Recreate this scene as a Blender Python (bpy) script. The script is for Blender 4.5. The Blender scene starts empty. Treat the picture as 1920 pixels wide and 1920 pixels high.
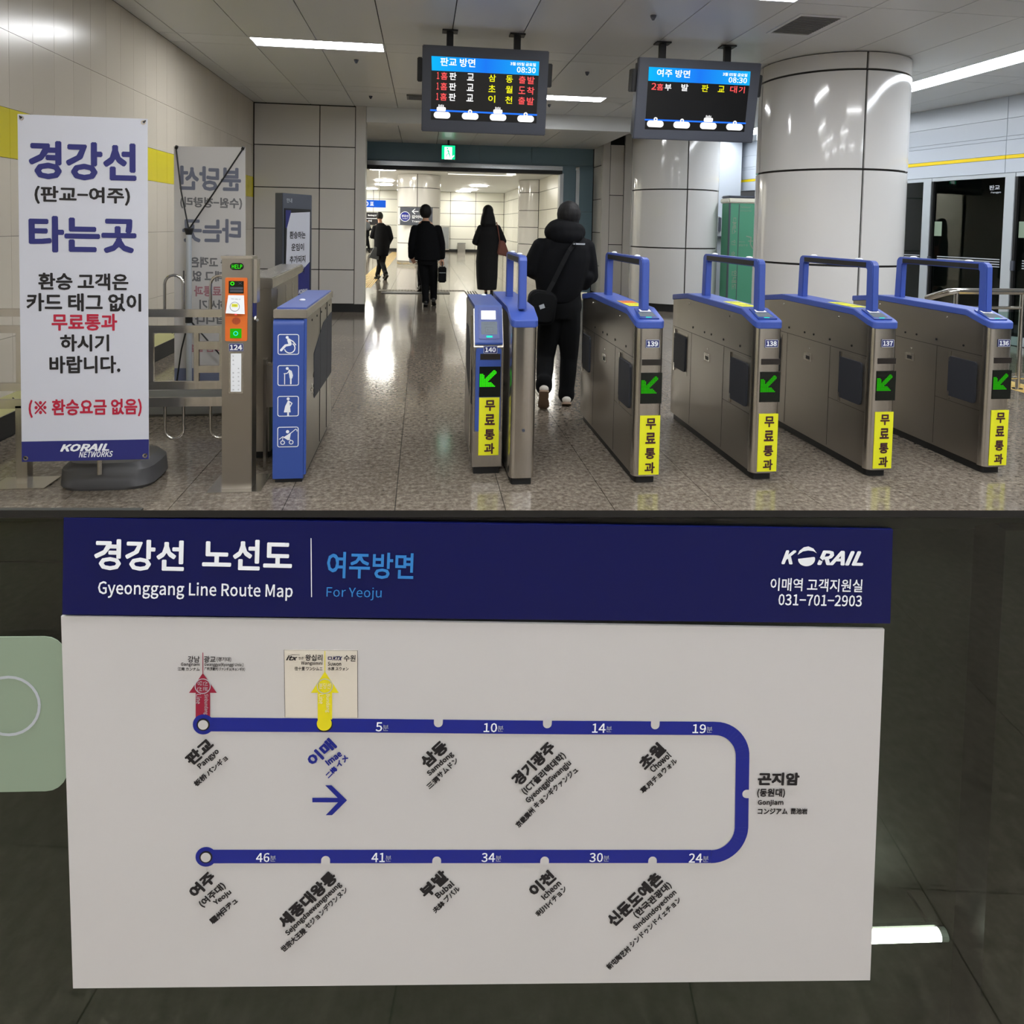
import bpy, bmesh, math, random
from mathutils import Vector, Matrix
random.seed(7)
S = bpy.context.scene
COL = S.collection
PI = math.pi
# ------------------------------------------------------------------ camera, world, exposure
F, CX, CY, EYE = 1300., 960., 484., 1.55            # focal length (px), optical axis (px), eye height (m)
yaw, pitch, roll = .1285, -.046, .02
fw = Vector((math.sin(yaw)*math.cos(pitch), math.cos(yaw)*math.cos(pitch), math.sin(pitch)))
r0 = Vector((math.cos(yaw), -math.sin(yaw), 0)); u0 = r0.cross(fw)
rt = r0*math.cos(roll) + u0*math.sin(roll); up = u0*math.cos(roll) - r0*math.sin(roll)
CAM = Vector((0, 0, EYE))
cd = bpy.data.cameras.new('camera'); cam = bpy.data.objects.new('camera', cd); COL.objects.link(cam)
cd.sensor_width = 36; cd.lens = F/1920*36; cd.shift_y = -(960-CY)/1920; cd.clip_start = .05; cd.clip_end = 200
m = Matrix((rt, up, -fw)).transposed().to_4x4(); m.translation = CAM; cam.matrix_world = m
S.camera = cam
w = bpy.data.worlds.new('world'); S.world = w; w.use_nodes = True
w.node_tree.nodes['Background'].inputs[0].default_value = (.8, .85, .9, 1)
w.node_tree.nodes['Background'].inputs[1].default_value = .1
S.view_settings.view_transform = 'Standard'; S.view_settings.look = 'None'
S.view_settings.exposure = 0.0; S.view_settings.gamma = 1
LAMP, STRIP, HALL_LAMP = 40.0, 21.0, 56.0
S.cycles.max_bounces = 8; S.cycles.diffuse_bounces = 5; S.cycles.glossy_bounces = 4
S.cycles.sample_clamp_indirect = 6; S.cycles.caustics_reflective = False; S.cycles.caustics_refractive = False

# ------------------------------------------------------------------ measuring helpers (photo pixel -> point in the room)
def ray(x, y): return fw*F + rt*(x-CX) - up*(y-CY)
def atY(x, y, Y): d = ray(x, y); return CAM + d*(Y/d.y)
def gnd(x, y, z=0): d = ray(x, y); return CAM + d*((z-EYE)/d.z)
class Plane:
    def __init__(s, P, u, v):
        s.P = Vector(P); s.u = Vector(u).normalized(); s.v = Vector(v).normalized(); s.n = s.u.cross(s.v).normalized()
    def px(s, x, y):
        d = ray(x, y); q = CAM + d*((s.P-CAM).dot(s.n)/d.dot(s.n)) - s.P
        return (q.dot(s.u), q.dot(s.v))
    def pt(s, u, v, d=0): return s.P + s.u*u + s.v*v + s.n*d
    def box(s, x0, y0, x1, y1):                     # pixel box -> (cu, cv, w, h) on the plane
        xc, yc = (x0+x1)/2, (y0+y1)/2
        a, b, c, d = s.px(x0, yc), s.px(x1, yc), s.px(xc, y0), s.px(xc, y1)
        return ((a[0]+b[0])/2, (c[1]+d[1])/2, abs(b[0]-a[0]), abs(c[1]-d[1]))

# ------------------------------------------------------------------ materials
def lin(c):
    if isinstance(c, str): c = tuple(int(c[i:i+2], 16) for i in (0, 2, 4))
    return tuple((x/255/12.92 if x/255 <= .04045 else ((x/255+.055)/1.055)**2.4) for x in c) + (1,)
def mat(name, c, rough=.5, metal=0., spec=.5, noise=0., nscale=8., bump=0., bscale=60., emit=0., stretch=None, rvar=0., coat=0., objvar=0.):
    M = bpy.data.materials.new(name); M.use_nodes = True; N = M.node_tree.nodes; L = M.node_tree.links
    b = N['Principled BSDF']; c4 = lin(c)
    b.inputs['Base Color'].default_value = c4; b.inputs['Roughness'].default_value = rough
    b.inputs['Metallic'].default_value = metal; b.inputs['Specular IOR Level'].default_value = spec
    b.inputs['Coat Weight'].default_value = coat
    if emit:
        b.inputs['Emission Color'].default_value = c4; b.inputs['Emission Strength'].default_value = emit
    vec = None
    if noise or bump or rvar or stretch:
        tc = N.new('ShaderNodeTexCoord'); mp = N.new('ShaderNodeMapping')
        mp.inputs['Scale'].default_value = stretch or (1, 1, 1); L.new(tc.outputs['Object'], mp.inputs[0]); vec = mp.outputs[0]
    col_out = None
    if noise:
        t = N.new('ShaderNodeTexNoise'); t.inputs['Scale'].default_value = nscale; t.inputs['Detail'].default_value = 6
        L.new(vec, t.inputs['Vector'])
        mr = N.new('ShaderNodeMapRange'); mr.inputs[1].default_value = .3; mr.inputs[2].default_value = .7
        mr.inputs[3].default_value = 1-noise; mr.inputs[4].default_value = 1+noise; L.new(t.outputs['Fac'], mr.inputs[0])
        mx = N.new('ShaderNodeMix'); mx.data_type = 'RGBA'; mx.blend_type = 'MULTIPLY'; mx.inputs[0].default_value = 1
        mx.inputs[6].default_value = c4; L.new(mr.outputs[0], mx.inputs[7]); col_out = mx.outputs[2]
        L.new(col_out, b.inputs['Base Color'])
    if objvar:
        oi = N.new('ShaderNodeObjectInfo'); mr = N.new('ShaderNodeMapRange'); mr.inputs[3].default_value = 1-objvar; mr.inputs[4].default_value = 1+objvar
        L.new(oi.outputs['Random'], mr.inputs[0]); mx = N.new('ShaderNodeMix'); mx.data_type = 'RGBA'; mx.blend_type = 'MULTIPLY'
        mx.inputs[0].default_value = 1; mx.inputs[6].default_value = c4
        if col_out: L.new(col_out, mx.inputs[6])
        L.new(mr.outputs[0], mx.inputs[7]); L.new(mx.outputs[2], b.inputs['Base Color'])
    if rvar:
        t = N.new('ShaderNodeTexNoise'); t.inputs['Scale'].default_value = nscale; t.inputs['Detail'].default_value = 4; L.new(vec, t.inputs['Vector'])
        mr = N.new('ShaderNodeMapRange'); mr.inputs[1].default_value = .3; mr.inputs[2].default_value = .7
        mr.inputs[3].default_value = max(.02, rough-rvar); mr.inputs[4].default_value = rough+rvar
        L.new(t.outputs['Fac'], mr.inputs[0]); L.new(mr.outputs[0], b.inputs['Roughness'])
    if bump:
        t = N.new('ShaderNodeTexNoise'); t.inputs['Scale'].default_value = bscale; t.inputs['Detail'].default_value = 4; L.new(vec, t.inputs['Vector'])
        bp = N.new('ShaderNodeBump'); bp.inputs['Strength'].default_value = bump; bp.inputs['Distance'].default_value = .01
        L.new(t.outputs['Fac'], bp.inputs['Height']); L.new(bp.outputs[0], b.inputs['Normal'])
    return M
def glow(name, c, s):
    M = bpy.data.materials.new(name); M.use_nodes = True; N = M.node_tree.nodes
    b = N['Principled BSDF']; b.inputs['Base Color'].default_value = (0, 0, 0, 1); b.inputs['Specular IOR Level'].default_value = 0
    b.inputs['Emission Color'].default_value = lin(c); b.inputs['Emission Strength'].default_value = s
    return M
def glass(name, tint, tr=.8, rough=0.02, ior=1.5):
    M = bpy.data.materials.new(name); M.use_nodes = True; N = M.node_tree.nodes; L = M.node_tree.links
    N.remove(N['Principled BSDF']); o = N['Material Output']
    t = N.new('ShaderNodeBsdfTransparent'); t.inputs[0].default_value = lin(tint)
    g = N.new('ShaderNodeBsdfGlossy'); g.inputs['Roughness'].default_value = rough
    f = N.new('ShaderNodeFresnel'); ge = N.new('ShaderNodeNewGeometry'); mr = N.new('ShaderNodeMapRange'); mr.inputs[3].default_value = ior; mr.inputs[4].default_value = 1/ior
    L.new(ge.outputs['Backfacing'], mr.inputs[0]); L.new(mr.outputs[0], f.inputs[0])
    mx = N.new('ShaderNodeMixShader'); L.new(f.outputs[0], mx.inputs[0]); L.new(t.outputs[0], mx.inputs[1]); L.new(g.outputs[0], mx.inputs[2])
    L.new(mx.outputs[0], o.inputs[0]); return M
def granite(name, dark, mid, light, rough, scale=70.):
    M = bpy.data.materials.new(name); M.use_nodes = True; N = M.node_tree.nodes; L = M.node_tree.links
    b = N['Principled BSDF']; ge = N.new('ShaderNodeNewGeometry')
    v = N.new('ShaderNodeTexNoise'); v.inputs['Scale'].default_value = scale; v.inputs['Detail'].default_value = 8; v.inputs['Roughness'].default_value = .75
    L.new(ge.outputs['Position'], v.inputs['Vector'])
    r = N.new('ShaderNodeValToRGB'); e = r.color_ramp.elements
    e[0].position = .34; e[0].color = lin(dark); e[1].position = .68; e[1].color = lin(light); k = e.new(.5); k.color = lin(mid)
    L.new(v.outputs['Fac'], r.inputs[0])
    big = N.new('ShaderNodeTexNoise'); big.inputs['Scale'].default_value = 1.3; big.inputs['Detail'].default_value = 3; L.new(ge.outputs['Position'], big.inputs['Vector'])
    mr = N.new('ShaderNodeMapRange'); mr.inputs[1].default_value = .3; mr.inputs[2].default_value = .7; mr.inputs[3].default_value = .86; mr.inputs[4].default_value = 1.12
    L.new(big.outputs['Fac'], mr.inputs[0])
    oi = N.new('ShaderNodeObjectInfo'); m2 = N.new('ShaderNodeMapRange'); m2.inputs[3].default_value = .94; m2.inputs[4].default_value = 1.06; L.new(oi.outputs['Random'], m2.inputs[0])
    mm = N.new('ShaderNodeMath'); mm.operation = 'MULTIPLY'; L.new(mr.outputs[0], mm.inputs[0]); L.new(m2.outputs[0], mm.inputs[1])
    mx = N.new('ShaderNodeMix'); mx.data_type = 'RGBA'; mx.blend_type = 'MULTIPLY'; mx.inputs[0].default_value = 1
    L.new(r.outputs[0], mx.inputs[6]); L.new(mm.outputs[0], mx.inputs[7]); L.new(mx.outputs[2], b.inputs['Base Color'])
    m3 = N.new('ShaderNodeMapRange'); m3.inputs[1].default_value = .35; m3.inputs[2].default_value = .65; m3.inputs[3].default_value = rough*.6; m3.inputs[4].default_value = rough*1.6
    L.new(v.outputs['Fac'], m3.inputs[0]); L.new(m3.outputs[0], b.inputs['Roughness'])
    w2 = N.new('ShaderNodeTexNoise'); w2.inputs['Scale'].default_value = 2.2; L.new(ge.outputs['Position'], w2.inputs['Vector'])
    bp = N.new('ShaderNodeBump'); bp.inputs['Strength'].default_value = .05; bp.inputs['Distance'].default_value = .02; L.new(w2.outputs['Fac'], bp.inputs['Height']); L.new(bp.outputs[0], b.inputs['Normal'])
    return M

M = dict(
 tile=granite('polished granite', '4e463d', '746b60', '9c9285', .10, 32.),
 joint=mat('dark grout', '2b2a28', .9),
 ceil=mat('ceiling panel paint', 'dde0e2', .34, objvar=.03),
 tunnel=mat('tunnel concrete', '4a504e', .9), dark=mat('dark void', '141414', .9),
 wall_l=mat('enamel wall panel warm', 'cdc5b6', .22, objvar=.03),
 wall_b=mat('enamel wall panel grey', 'ccc9c4', .35, objvar=.03),
 yellow=mat('yellow enamel', 'd6c81e', .3),
 col=mat('glossy column cladding', 'd6d5d3', .1, coat=.3),
 hallw=mat('cream hall panel', 'e2e1d6', .3, objvar=.02),
 teal=mat('blue grey portal cladding', '6a8694', .35),
 psd=mat('silver door frame', 'b9bfc4', .35, metal=.3),
 psdw=mat('pale grey screen header', 'b4bac2', .25),
 gold=mat('yellow line', 'e2c400', .4),
 black=mat('black rubber', '0c0d0e', .5),
 steel=mat('brushed stainless steel', 'c4c0b9', .24, metal=1, noise=.03, nscale=1.2, stretch=(40, 40, .3), rvar=.03),
 steeld=mat('side sheet stainless steel', 'a6a199', .3, metal=1, noise=.03, nscale=1.5, stretch=(1, 1, 2), rvar=.03),
 chrome=mat('polished steel tube', 'c9c6c0', .14, metal=1),
 blue=mat('blue moulded plastic', '3a52a2', .42),
 blued=mat('dark blue plastic', '2c4288', .3),
 bluef=mat('blue powder coated sheet', '324c94', .4),
 slot=mat('smoked sensor window', '221e1c', .3), flap=mat('dark flap padding', '20232b', .6),
 sticker=mat('yellow sticker', 'dfe022', .45),
 ink=mat('black ink', '141114', .6),
 brown=mat('brown ink', '3a1420', .6),
 white=mat('white print', 'e9edf2', .5),
 plate=mat('navy number plate', '1b2464', .4),
 led=mat('led window', '07100c', .12),
 orange=mat('orange panel', 'e07028', .45),
 banner=mat('banner cloth', 'c6c9d4', .6),
 bannerb=mat('banner back cloth', 'c8c6c4', .7),
 navy=mat('navy print', '24286e', .5), navyg=mat('navy seen through cloth', '6c7080', .7),
 redp=mat('red print', 'b01838', .5), redg=mat('red seen through cloth', 'a87880', .7), inkg=mat('black seen through cloth', '6e6e70', .7),
 blueg=mat('blue seen through cloth', '6f7690', .7),
 tank=mat('grey plastic tank', '4e4e50', .5), tankg=mat('pale plastic tank', '7a7a76', .5),
 bezel=mat('dark grey monitor case', '474b56', .4),
 screen=mat('monitor glass', '101114', .08),
 green=mat('green kiosk board', '4c9072', .45), cream=mat('cream trim', 'd8d4c4', .4),
 coat=mat('black quilted cloth', '05060a', .85, spec=.2, noise=.2, nscale=25), trous=mat('black trousers', '07080a', .9, spec=.2),
 wool=mat('black wool', '0b0b0d', .9), hair=mat('black hair', '09080a', .65, spec=.35, bump=.6, bscale=9, stretch=(3, 3, 1)), skin=mat('skin', 'c79a80', .5),
 shoe=mat('white sneaker', 'd8d2c8', .6), sole=mat('worn sole', '8a7460', .7), shoeb=mat('black leather shoe', '0c0c0c', .35),
 bag=mat('black bag cloth', '0a0b0d', .8, spec=.2), bagb=mat('brown leather bag', '7a4638', .5), bagg=mat('grey bag', '4a4e52', .7), lab=mat('pale label', 'a9aeb4', .6),
 tact=mat('grey stone tactile', '77736a', .6), paley=mat('pale yellow enamel', 'd6d296', .4), tacty=mat('yellow tactile', 'c8a860', .6),
 aluminium=mat('aluminium track', 'b4b8ba', .25, metal=.8),
 grille=mat('grille', '6c6d6c', .5),
 boardw=mat('route map sheet', 'bdbbba', .42, noise=.025, nscale=3), boardb=mat('route map navy', '0a104a', .3, spec=.3), route=mat('route line blue', '0b1c80', .4),
 skyb=mat('light blue print', '2c7cc4', .5), maroon=mat('maroon print', '8c1030', .5), yel2=mat('yellow print', 'd8cc14', .5),
 patch=mat('aged paper patch', 'cdc6b8', .6), mint=mat('pale green sticker', '82927f', .45),
 cabd=mat('dark case back', '32342f', .6), cabf=mat('dark grey case frame', '282a27', .4, metal=.3), railm=mat('dark steel trim', '3a3a3a', .35, metal=.8),
 glass_p=glass('partition glass', 'e2e8e0'), glass_d=glass('platform door glass', 'c0c8c4'), glass_c=glass('clear glass', 'd8e6e0'),
 lamp=glow('ceiling lamp diffuser', 'fcfdff', LAMP), lamps=glow('lamp strip diffuser', 'f2f8ff', STRIP), lampw=glow('hall lamp diffuser', 'fffcf2', HALL_LAMP), cove=glow('cove light', 'fff8e6', 4.0), tube=glow('tube light', 'fbfff8', 22),
 g_red=glow('red led', 'ff5c5c', 1.1), g_yel=glow('yellow led', 'f4f020', 1.1), g_wht=glow('white led', 'ffffff', 1.3), g_blu=glow('screen blue', '1494f0', 1.1),
 g_lin=glow('screen line blue', '2a78ff', 1.1), g_grn=glow('green led', '32c814', .75), g_grn2=glow('bright green led', '3cff18', 1.0), g_exit=glow('exit green', '10d890', 1.3), g_exw=glow('exit white', 'eafffa', 2.0),
 g_scr=glow('reader screen', 'ffffff', 1.1), g_cyan=glow('reader light', '30f0d0', 1.2), g_sign=glow('blue sign', '2868e0', 1.0), g_pad=glow('reader pad', 'a8b4c0', .55),
)
def gradient_blue():
    m_ = M['g_blu']; N = m_.node_tree.nodes; L = m_.node_tree.links; b = N['Principled BSDF']
    tc = N.new('ShaderNodeTexCoord'); sp = N.new('ShaderNodeSeparateXYZ'); L.new(tc.outputs['Generated'], sp.inputs[0])
    r = N.new('ShaderNodeValToRGB'); r.color_ramp.elements[0].color = lin('12b4ff'); r.color_ramp.elements[1].color = lin('1ab0f4')
    k = r.color_ramp.elements.new(.5); k.color = lin('1e78ee'); L.new(sp.outputs[0], r.inputs[0]); L.new(r.outputs[0], b.inputs['Emission Color'])
gradient_blue()

# ------------------------------------------------------------------ object helpers
def workbench():
    with bpy.context.temp_override(scene=TMP, view_layer=TMP.view_layers[0]): dg = bpy.context.evaluated_depsgraph_get()
    dg.update(); return dg
WL = {}
TMP = bpy.data.scenes.new('workbench')               # scratch scene for evaluating text and remeshes, removed at the end
def wl(o): return WL.get(o.name, Vector((0, 0, 0))) if o else Vector((0, 0, 0))
def thing(name, label, cat, loc=(0, 0, 0), group=None):
    o = bpy.data.objects.new(name, None); COL.objects.link(o); o.location = loc; o.empty_display_size = .1
    o['label'] = label; o['category'] = cat
    if group: o['group'] = group
    WL[o.name] = Vector(loc); return o
def tag(o, label, cat, group=None):
    o['label'] = label; o['category'] = cat
    if group: o['group'] = group
    return o
def link_mesh(name, me, m_, parent=None, kind=None, label=None):
    o = bpy.data.objects.new(name, me); COL.objects.link(o)
    if m_ is not None and not me.materials: me.materials.append(M[m_] if isinstance(m_, str) else m_)
    if parent: o.parent = parent; WL[o.name] = wl(parent)
    if kind: o['kind'] = kind
    if label: o['label'] = label
    return o
class MB:
    def __init__(s): s.v = []; s.f = []
    def add(s, vs, fs):
        n = len(s.v); s.v += [Vector(p) for p in vs]; s.f += [[i+n for i in f] for f in fs]; return s
    def box(s, a, b):
        x0, y0, z0 = a; x1, y1, z1 = b
        return s.add([(x0,y0,z0),(x1,y0,z0),(x1,y1,z0),(x0,y1,z0),(x0,y0,z1),(x1,y0,z1),(x1,y1,z1),(x0,y1,z1)],
                     [(0,3,2,1),(4,5,6,7),(0,1,5,4),(1,2,6,5),(2,3,7,6),(3,0,4,7)])
    def cbox(s, c, d): return s.box([c[i]-d[i]/2 for i in range(3)], [c[i]+d[i]/2 for i in range(3)])
    def pbox(s, pl, u0, v0, u1, v1, d0, d1):        # box on a Plane
        P = [pl.pt(u, v, d) for d in (d0, d1) for u, v in ((u0,v0),(u1,v0),(u1,v1),(u0,v1))]
        return s.add(P, [(0,3,2,1),(4,5,6,7),(0,1,5,4),(1,2,6,5),(2,3,7,6),(3,0,4,7)])
    def prism(s, pl, pts, d0, d1):
        n = len(pts); P = [pl.pt(u, v, d) for d in (d0, d1) for u, v in pts]
        return s.add(P, [tuple(range(n-1, -1, -1)), tuple(range(n, 2*n))] + [(i, (i+1) % n, n+(i+1) % n, n+i) for i in range(n)])
    def tube(s, pts, r, n=10, caps=True):
        pts = [Vector(p) for p in pts]; R = r if isinstance(r, (list, tuple)) else [r]*len(pts)
        rings = []; prev = None
        for i, p in enumerate(pts):
            t = (pts[min(i+1, len(pts)-1)] - pts[max(i-1, 0)]).normalized()
            if prev is None:
                a = Vector((0, 0, 1)) if abs(t.z) < .9 else Vector((1, 0, 0)); x = t.cross(a).normalized()
            else: x = (prev - t*prev.dot(t)).normalized()
            prev = x; y = t.cross(x)
            rings.append([p + (x*math.cos(2*PI*k/n) + y*math.sin(2*PI*k/n))*R[i] for k in range(n)])
        vs = [q for rr in rings for q in rr]
        fs = [(i*n+k, i*n+(k+1) % n, (i+1)*n+(k+1) % n, (i+1)*n+k) for i in range(len(pts)-1) for k in range(n)]
        if caps: fs += [tuple(range(n-1, -1, -1)), tuple(range(len(vs)-n, len(vs)))]
        return s.add(vs, fs)
    def rings(s, rr, caps=True):
        n = len(rr[0]); vs = [q for r_ in rr for q in r_]
        fs = [(i*n+k, i*n+(k+1) % n, (i+1)*n+(k+1) % n, (i+1)*n+k) for i in range(len(rr)-1) for k in range(n)]
        if caps: fs += [tuple(range(n-1, -1, -1)), tuple(range(len(vs)-n, len(vs)))]
        return s.add(vs, fs)
    def ell(s, c, r, rot=None, n=14, m=9):
        rr = []
        for i in range(m):
            a = PI*(i+.5)/m; rr.append([(math.sin(a)*math.cos(2*PI*k/n)*r[0], math.sin(a)*math.sin(2*PI*k/n)*r[1], -math.cos(a)*r[2]) for k in range(n)])
        rr = [[(rot @ Vector(q) if rot else Vector(q)) + Vector(c) for q in r_] for r_ in rr]
        return s.rings(rr)
    def cap(s, p0, p1, a, b, n=12):
        p0 = Vector(p0); p1 = Vector(p1); d = (p1-p0).normalized(); pts = []; R = []
        for k in (80, 50, 20): t = math.radians(k); pts.append(p0 - d*a*math.sin(t)); R.append(a*math.cos(t))
        pts += [p0.lerp(p1, .33), p0.lerp(p1, .66)]; R += [a*.67+b*.33, a*.34+b*.66]
        for k in (20, 50, 80): t = math.radians(k); pts.append(p1 + d*b*math.sin(t)); R.append(b*math.cos(t))
        return s.tube(pts, R, n)
    def loft(s, L_, n=20):                          # (cx, cy, z, rx, ry) stacked ellipses
        return s.rings([[(cx+rx*math.cos(2*PI*k/n), cy+ry*math.sin(2*PI*k/n), z) for k in range(n)] for cx, cy, z, rx, ry in L_])
    def mesh(s, name, off=Vector((0, 0, 0))):
        me = bpy.data.meshes.new(name); me.from_pydata([v-off for v in s.v], [], s.f)
        bm = bmesh.new(); bm.from_mesh(me); bmesh.ops.recalc_face_normals(bm, faces=bm.faces); bm.to_mesh(me); bm.free(); return me
    def build(s, name, m_, parent=None, smooth=False, bevel=0., kind=None, label=None, sub=0):
        me = s.mesh(name, wl(parent))
        o = link_mesh(name, me, m_, parent, kind, label)
        if smooth:
            for p in me.polygons: p.use_smooth = True
            if smooth != True: me.set_sharp_from_angle(angle=math.radians(smooth))
        if bevel:
            bm = bmesh.new(); bm.from_mesh(me)
            es = [e for e in bm.edges if e.is_manifold and e.calc_face_angle(0) > .5]
            bmesh.ops.bevel(bm, geom=es, offset=bevel, segments=2, affect='EDGES', clamp_overlap=True); bm.to_mesh(me); bm.free()
        return o
def struct(o): o['kind'] = 'structure'; return o
def flat(pl, polys, d=.001): # flat print: list of polygons (u,v) lifted d off the plane
    mb = MB()
    for k, p in enumerate(polys): mb.add([pl.pt(u, v, d+(k % 14)*1.6e-5) for u, v in p], [tuple(range(len(p)))])
    return mb
def bflat(name, m_, pl, polys, parent, d=.001, label=None, kind=None):
    mb = flat(pl, polys, d); me = bpy.data.meshes.new(name); me.from_pydata([v-wl(parent) for v in mb.v], [], mb.f)
    return link_mesh(name, me, m_, parent, kind, label)
def disc(u, v, r, n=24, a0=0, a1=2*PI): return [(u+r*math.cos(a0+(a1-a0)*k/n), v+r*math.sin(a0+(a1-a0)*k/n)) for k in range(n if a1-a0 > 6.2 else n+1)]
def ring(u, v, r0_, r1_, n=28, a0=0, a1=2*PI):
    out = []
    for k in range(n):
        a, b = a0+(a1-a0)*k/n, a0+(a1-a0)*(k+1)/n
        out.append([(u+r*math.cos(t), v+r*math.sin(t)) for r, t in ((r0_, a), (r1_, a), (r1_, b), (r0_, b))])
    return out
def rrect(u, v, w_, h, r, n=5):
    P = []
    for cx, cy, a in ((w_/2-r, h/2-r, 0), (-w_/2+r, h/2-r, PI/2), (-w_/2+r, -h/2+r, PI), (w_/2-r, -h/2+r, 1.5*PI)):
        P += [(u+cx+r*math.cos(a+PI/2*k/n), v+cy+r*math.sin(a+PI/2*k/n)) for k in range(n+1)]
    return P
def rframe(u, v, w_, h, r, t):
    A = rrect(u, v, w_, h, r); B = rrect(u, v, w_-2*t, h-2*t, max(r-t, .0001)); n = len(A)
    return [[A[i], A[(i+1) % n], B[(i+1) % n], B[i]] for i in range(n)]
def stroke(pts, w_):
    out = []
    for i in range(len(pts)-1):
        (x0, y0), (x1, y1) = pts[i], pts[i+1]; l = math.hypot(x1-x0, y1-y0) or 1e-6
        nx, ny = -(y1-y0)/l*w_/2, (x1-x0)/l*w_/2
        out.append([(x0+nx, y0+ny), (x0-nx, y0-ny), (x1-nx, y1-ny), (x1+nx, y1+ny)])
    for p in pts: out.append(disc(p[0], p[1], w_/2, 10))
    return out
def band(pts, w_):                                  # mitred thick path
    L_, R_ = [], []
    for i, (x, y) in enumerate(pts):
        a = pts[max(i-1, 0)]; b = pts[min(i+1, len(pts)-1)]; l = math.hypot(b[0]-a[0], b[1]-a[1])
        nx, ny = -(b[1]-a[1])/l*w_/2, (b[0]-a[0])/l*w_/2; L_.append((x+nx, y+ny)); R_.append((x-nx, y-ny))
    return [[L_[i], R_[i], R_[i+1], L_[i+1]] for i in range(len(pts)-1)]
_tc = {}
def latin_font():                                   # Blender's own bundled sans serif, else its default font
    import os
    try: return bpy.data.fonts.load(os.path.join(bpy.utils.system_resource('DATAFILES'), 'fonts', 'Noto Sans CJK Regular.woff2'))
    except Exception: return None
INTER = latin_font()
def glyphs(s, bold, shear=0.):
    if INTER: bold *= .44
    key = (s, bold, shear)
    if key in _tc: return _tc[key]
    cu = bpy.data.curves.new('t', 'FONT'); cu.body = s; cu.size = 1
    if INTER: cu.font = INTER
    cu.size = 1; cu.resolution_u = 2; cu.shear = shear; cu.fill_mode = 'FRONT'
    ob = bpy.data.objects.new('t', cu); TMP.collection.objects.link(ob); dg = workbench()
    me = bpy.data.meshes.new_from_object(ob.evaluated_get(dg)); vs = [(v.co.x, v.co.y) for v in me.vertices]; fs = [tuple(p.vertices) for p in me.polygons]
    bpy.data.objects.remove(ob); bpy.data.curves.remove(cu); bpy.data.meshes.remove(me)
    if bold > .002:
        nv, n = len(vs), (8 if bold > .009 else 4); src, sf = list(vs), list(fs); vs, fs = [], []
        for k in range(n):
            dx, dy = bold*math.cos(2*PI*(k+.5)/n), bold*math.sin(2*PI*(k+.5)/n); fs += [tuple(i+nv*k for i in f) for f in sf]; vs += [(x+dx, y+dy, k) for x, y in src]
    vs = [v if len(v) == 3 else (v[0], v[1], 0) for v in vs]
    x0, x1 = min(v[0] for v in vs), max(v[0] for v in vs); y0, y1 = min(v[1] for v in vs), max(v[1] for v in vs)
    _tc[key] = ([(x-(x0+x1)/2, y-(y0+y1)/2, q) for x, y, q in vs], fs, x1-x0, y1-y0); return _tc[key]
def text(s, m_, pl, cu, cv, w_, h, parent, d=.0015, ang=0., bold=.02, mirror=False, shear=0., name='lettering', label=None):
    vs, fs, W, H = glyphs(s, bold, shear); sx = w_/W if w_ else h/H; sy = h/H if h else sx
    if mirror: sx = -sx
    c, si = math.cos(ang), math.sin(ang); P = []
    for x, y, q in vs:
        x, y = x*sx, y*sy; P.append(pl.pt(cu+x*c-y*si, cv+x*si+y*c, d+q*.00006) - wl(parent))
    me = bpy.data.meshes.new(name); me.from_pydata(P, [], fs)
    return link_mesh(name, me, m_, parent, None, label)
def ptext(s, m_, pl, box, parent, **k):             # text fitted into a pixel box on the plane
    cu, cv, w_, h = pl.box(*box); return text(s, m_, pl, cu, cv, w_, h, parent, **k)
def ltext(s, m_, pl, p0, p1, hpx, parent, **k):     # text running from p0 to p1 (pixels)
    a, b = pl.px(*p0), pl.px(*p1); e = pl.px(p0[0], p0[1]+hpx)
    return text(s, m_, pl, (a[0]+b[0])/2, (a[1]+b[1])/2, math.hypot(b[0]-a[0], b[1]-a[1]), abs(a[1]-e[1]), parent, ang=math.atan2(b[1]-a[1], b[0]-a[0]), **k)
def copy_tree(o, parent=None):
    c = o.copy(); COL.objects.link(c); WL[c.name] = wl(o)
    if parent: c.parent = parent
    for ch in list(o.children): copy_tree(ch, c)
    return c

# ================================================================== SETTING
ZC, XL, YB, ZS, YP = 3.56, -2.87, 12.29, 3.30, 15.2   # ceiling, left wall, far-left wall, soffit, portal
XJ = [-2.87] + [-2.665+.735*k for k in range(16)]     # ceiling joint lines
# floor
g = .002
floor = struct(MB().box((-5.2, -5, -.3), (12, 41, -.012)).build('floor', 'joint'))
TX, TY = .6, .586
tx = [-.13+TX*k for k in range(-5, 15)]; tx[0] = -2.86
tile_me = {}
def tile_mesh(w_, h):
    k = (round(w_, 3), round(h, 3))
    if k not in tile_me: tile_me[k] = MB().box((-w_/2+g, -h/2+g, -.012), (w_/2-g, h/2-g, 0)).mesh('tile'); tile_me[k].materials.append(M['tile'])
    return tile_me[k]
ty0 = 4.55-TY
for j in range(16):
    for i in range(len(tx)-1):
        y = ty0+TY*(j+.5); o = bpy.data.objects.new('tile', tile_mesh(tx[i+1]-tx[i], TY)); COL.objects.link(o); o.parent = floor
        o.location = ((tx[i]+tx[i+1])/2, y, 0)
mb = MB(); yend = ty0+TY*16
for i in range(-9, 17):
    x0 = -.13+TX*i
    for j in range(0, 46):
        y0 = yend+TY*j
        if y0 > 40: break
        if x0 < -2.9 and y0 < 15: continue
        mb.box((x0+g, y0+g, -.012), (x0+TX-g, y0+TY-g, 0))
for i in range(len(tx)-1):
    for j in range(1, 15): mb.box((tx[i]+g, ty0-TY*j+g, -.012), (tx[i+1]-g, ty0-TY*(j-1)-g, 0))
mb.build('tile', 'tile', floor, kind='stuff')
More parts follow.
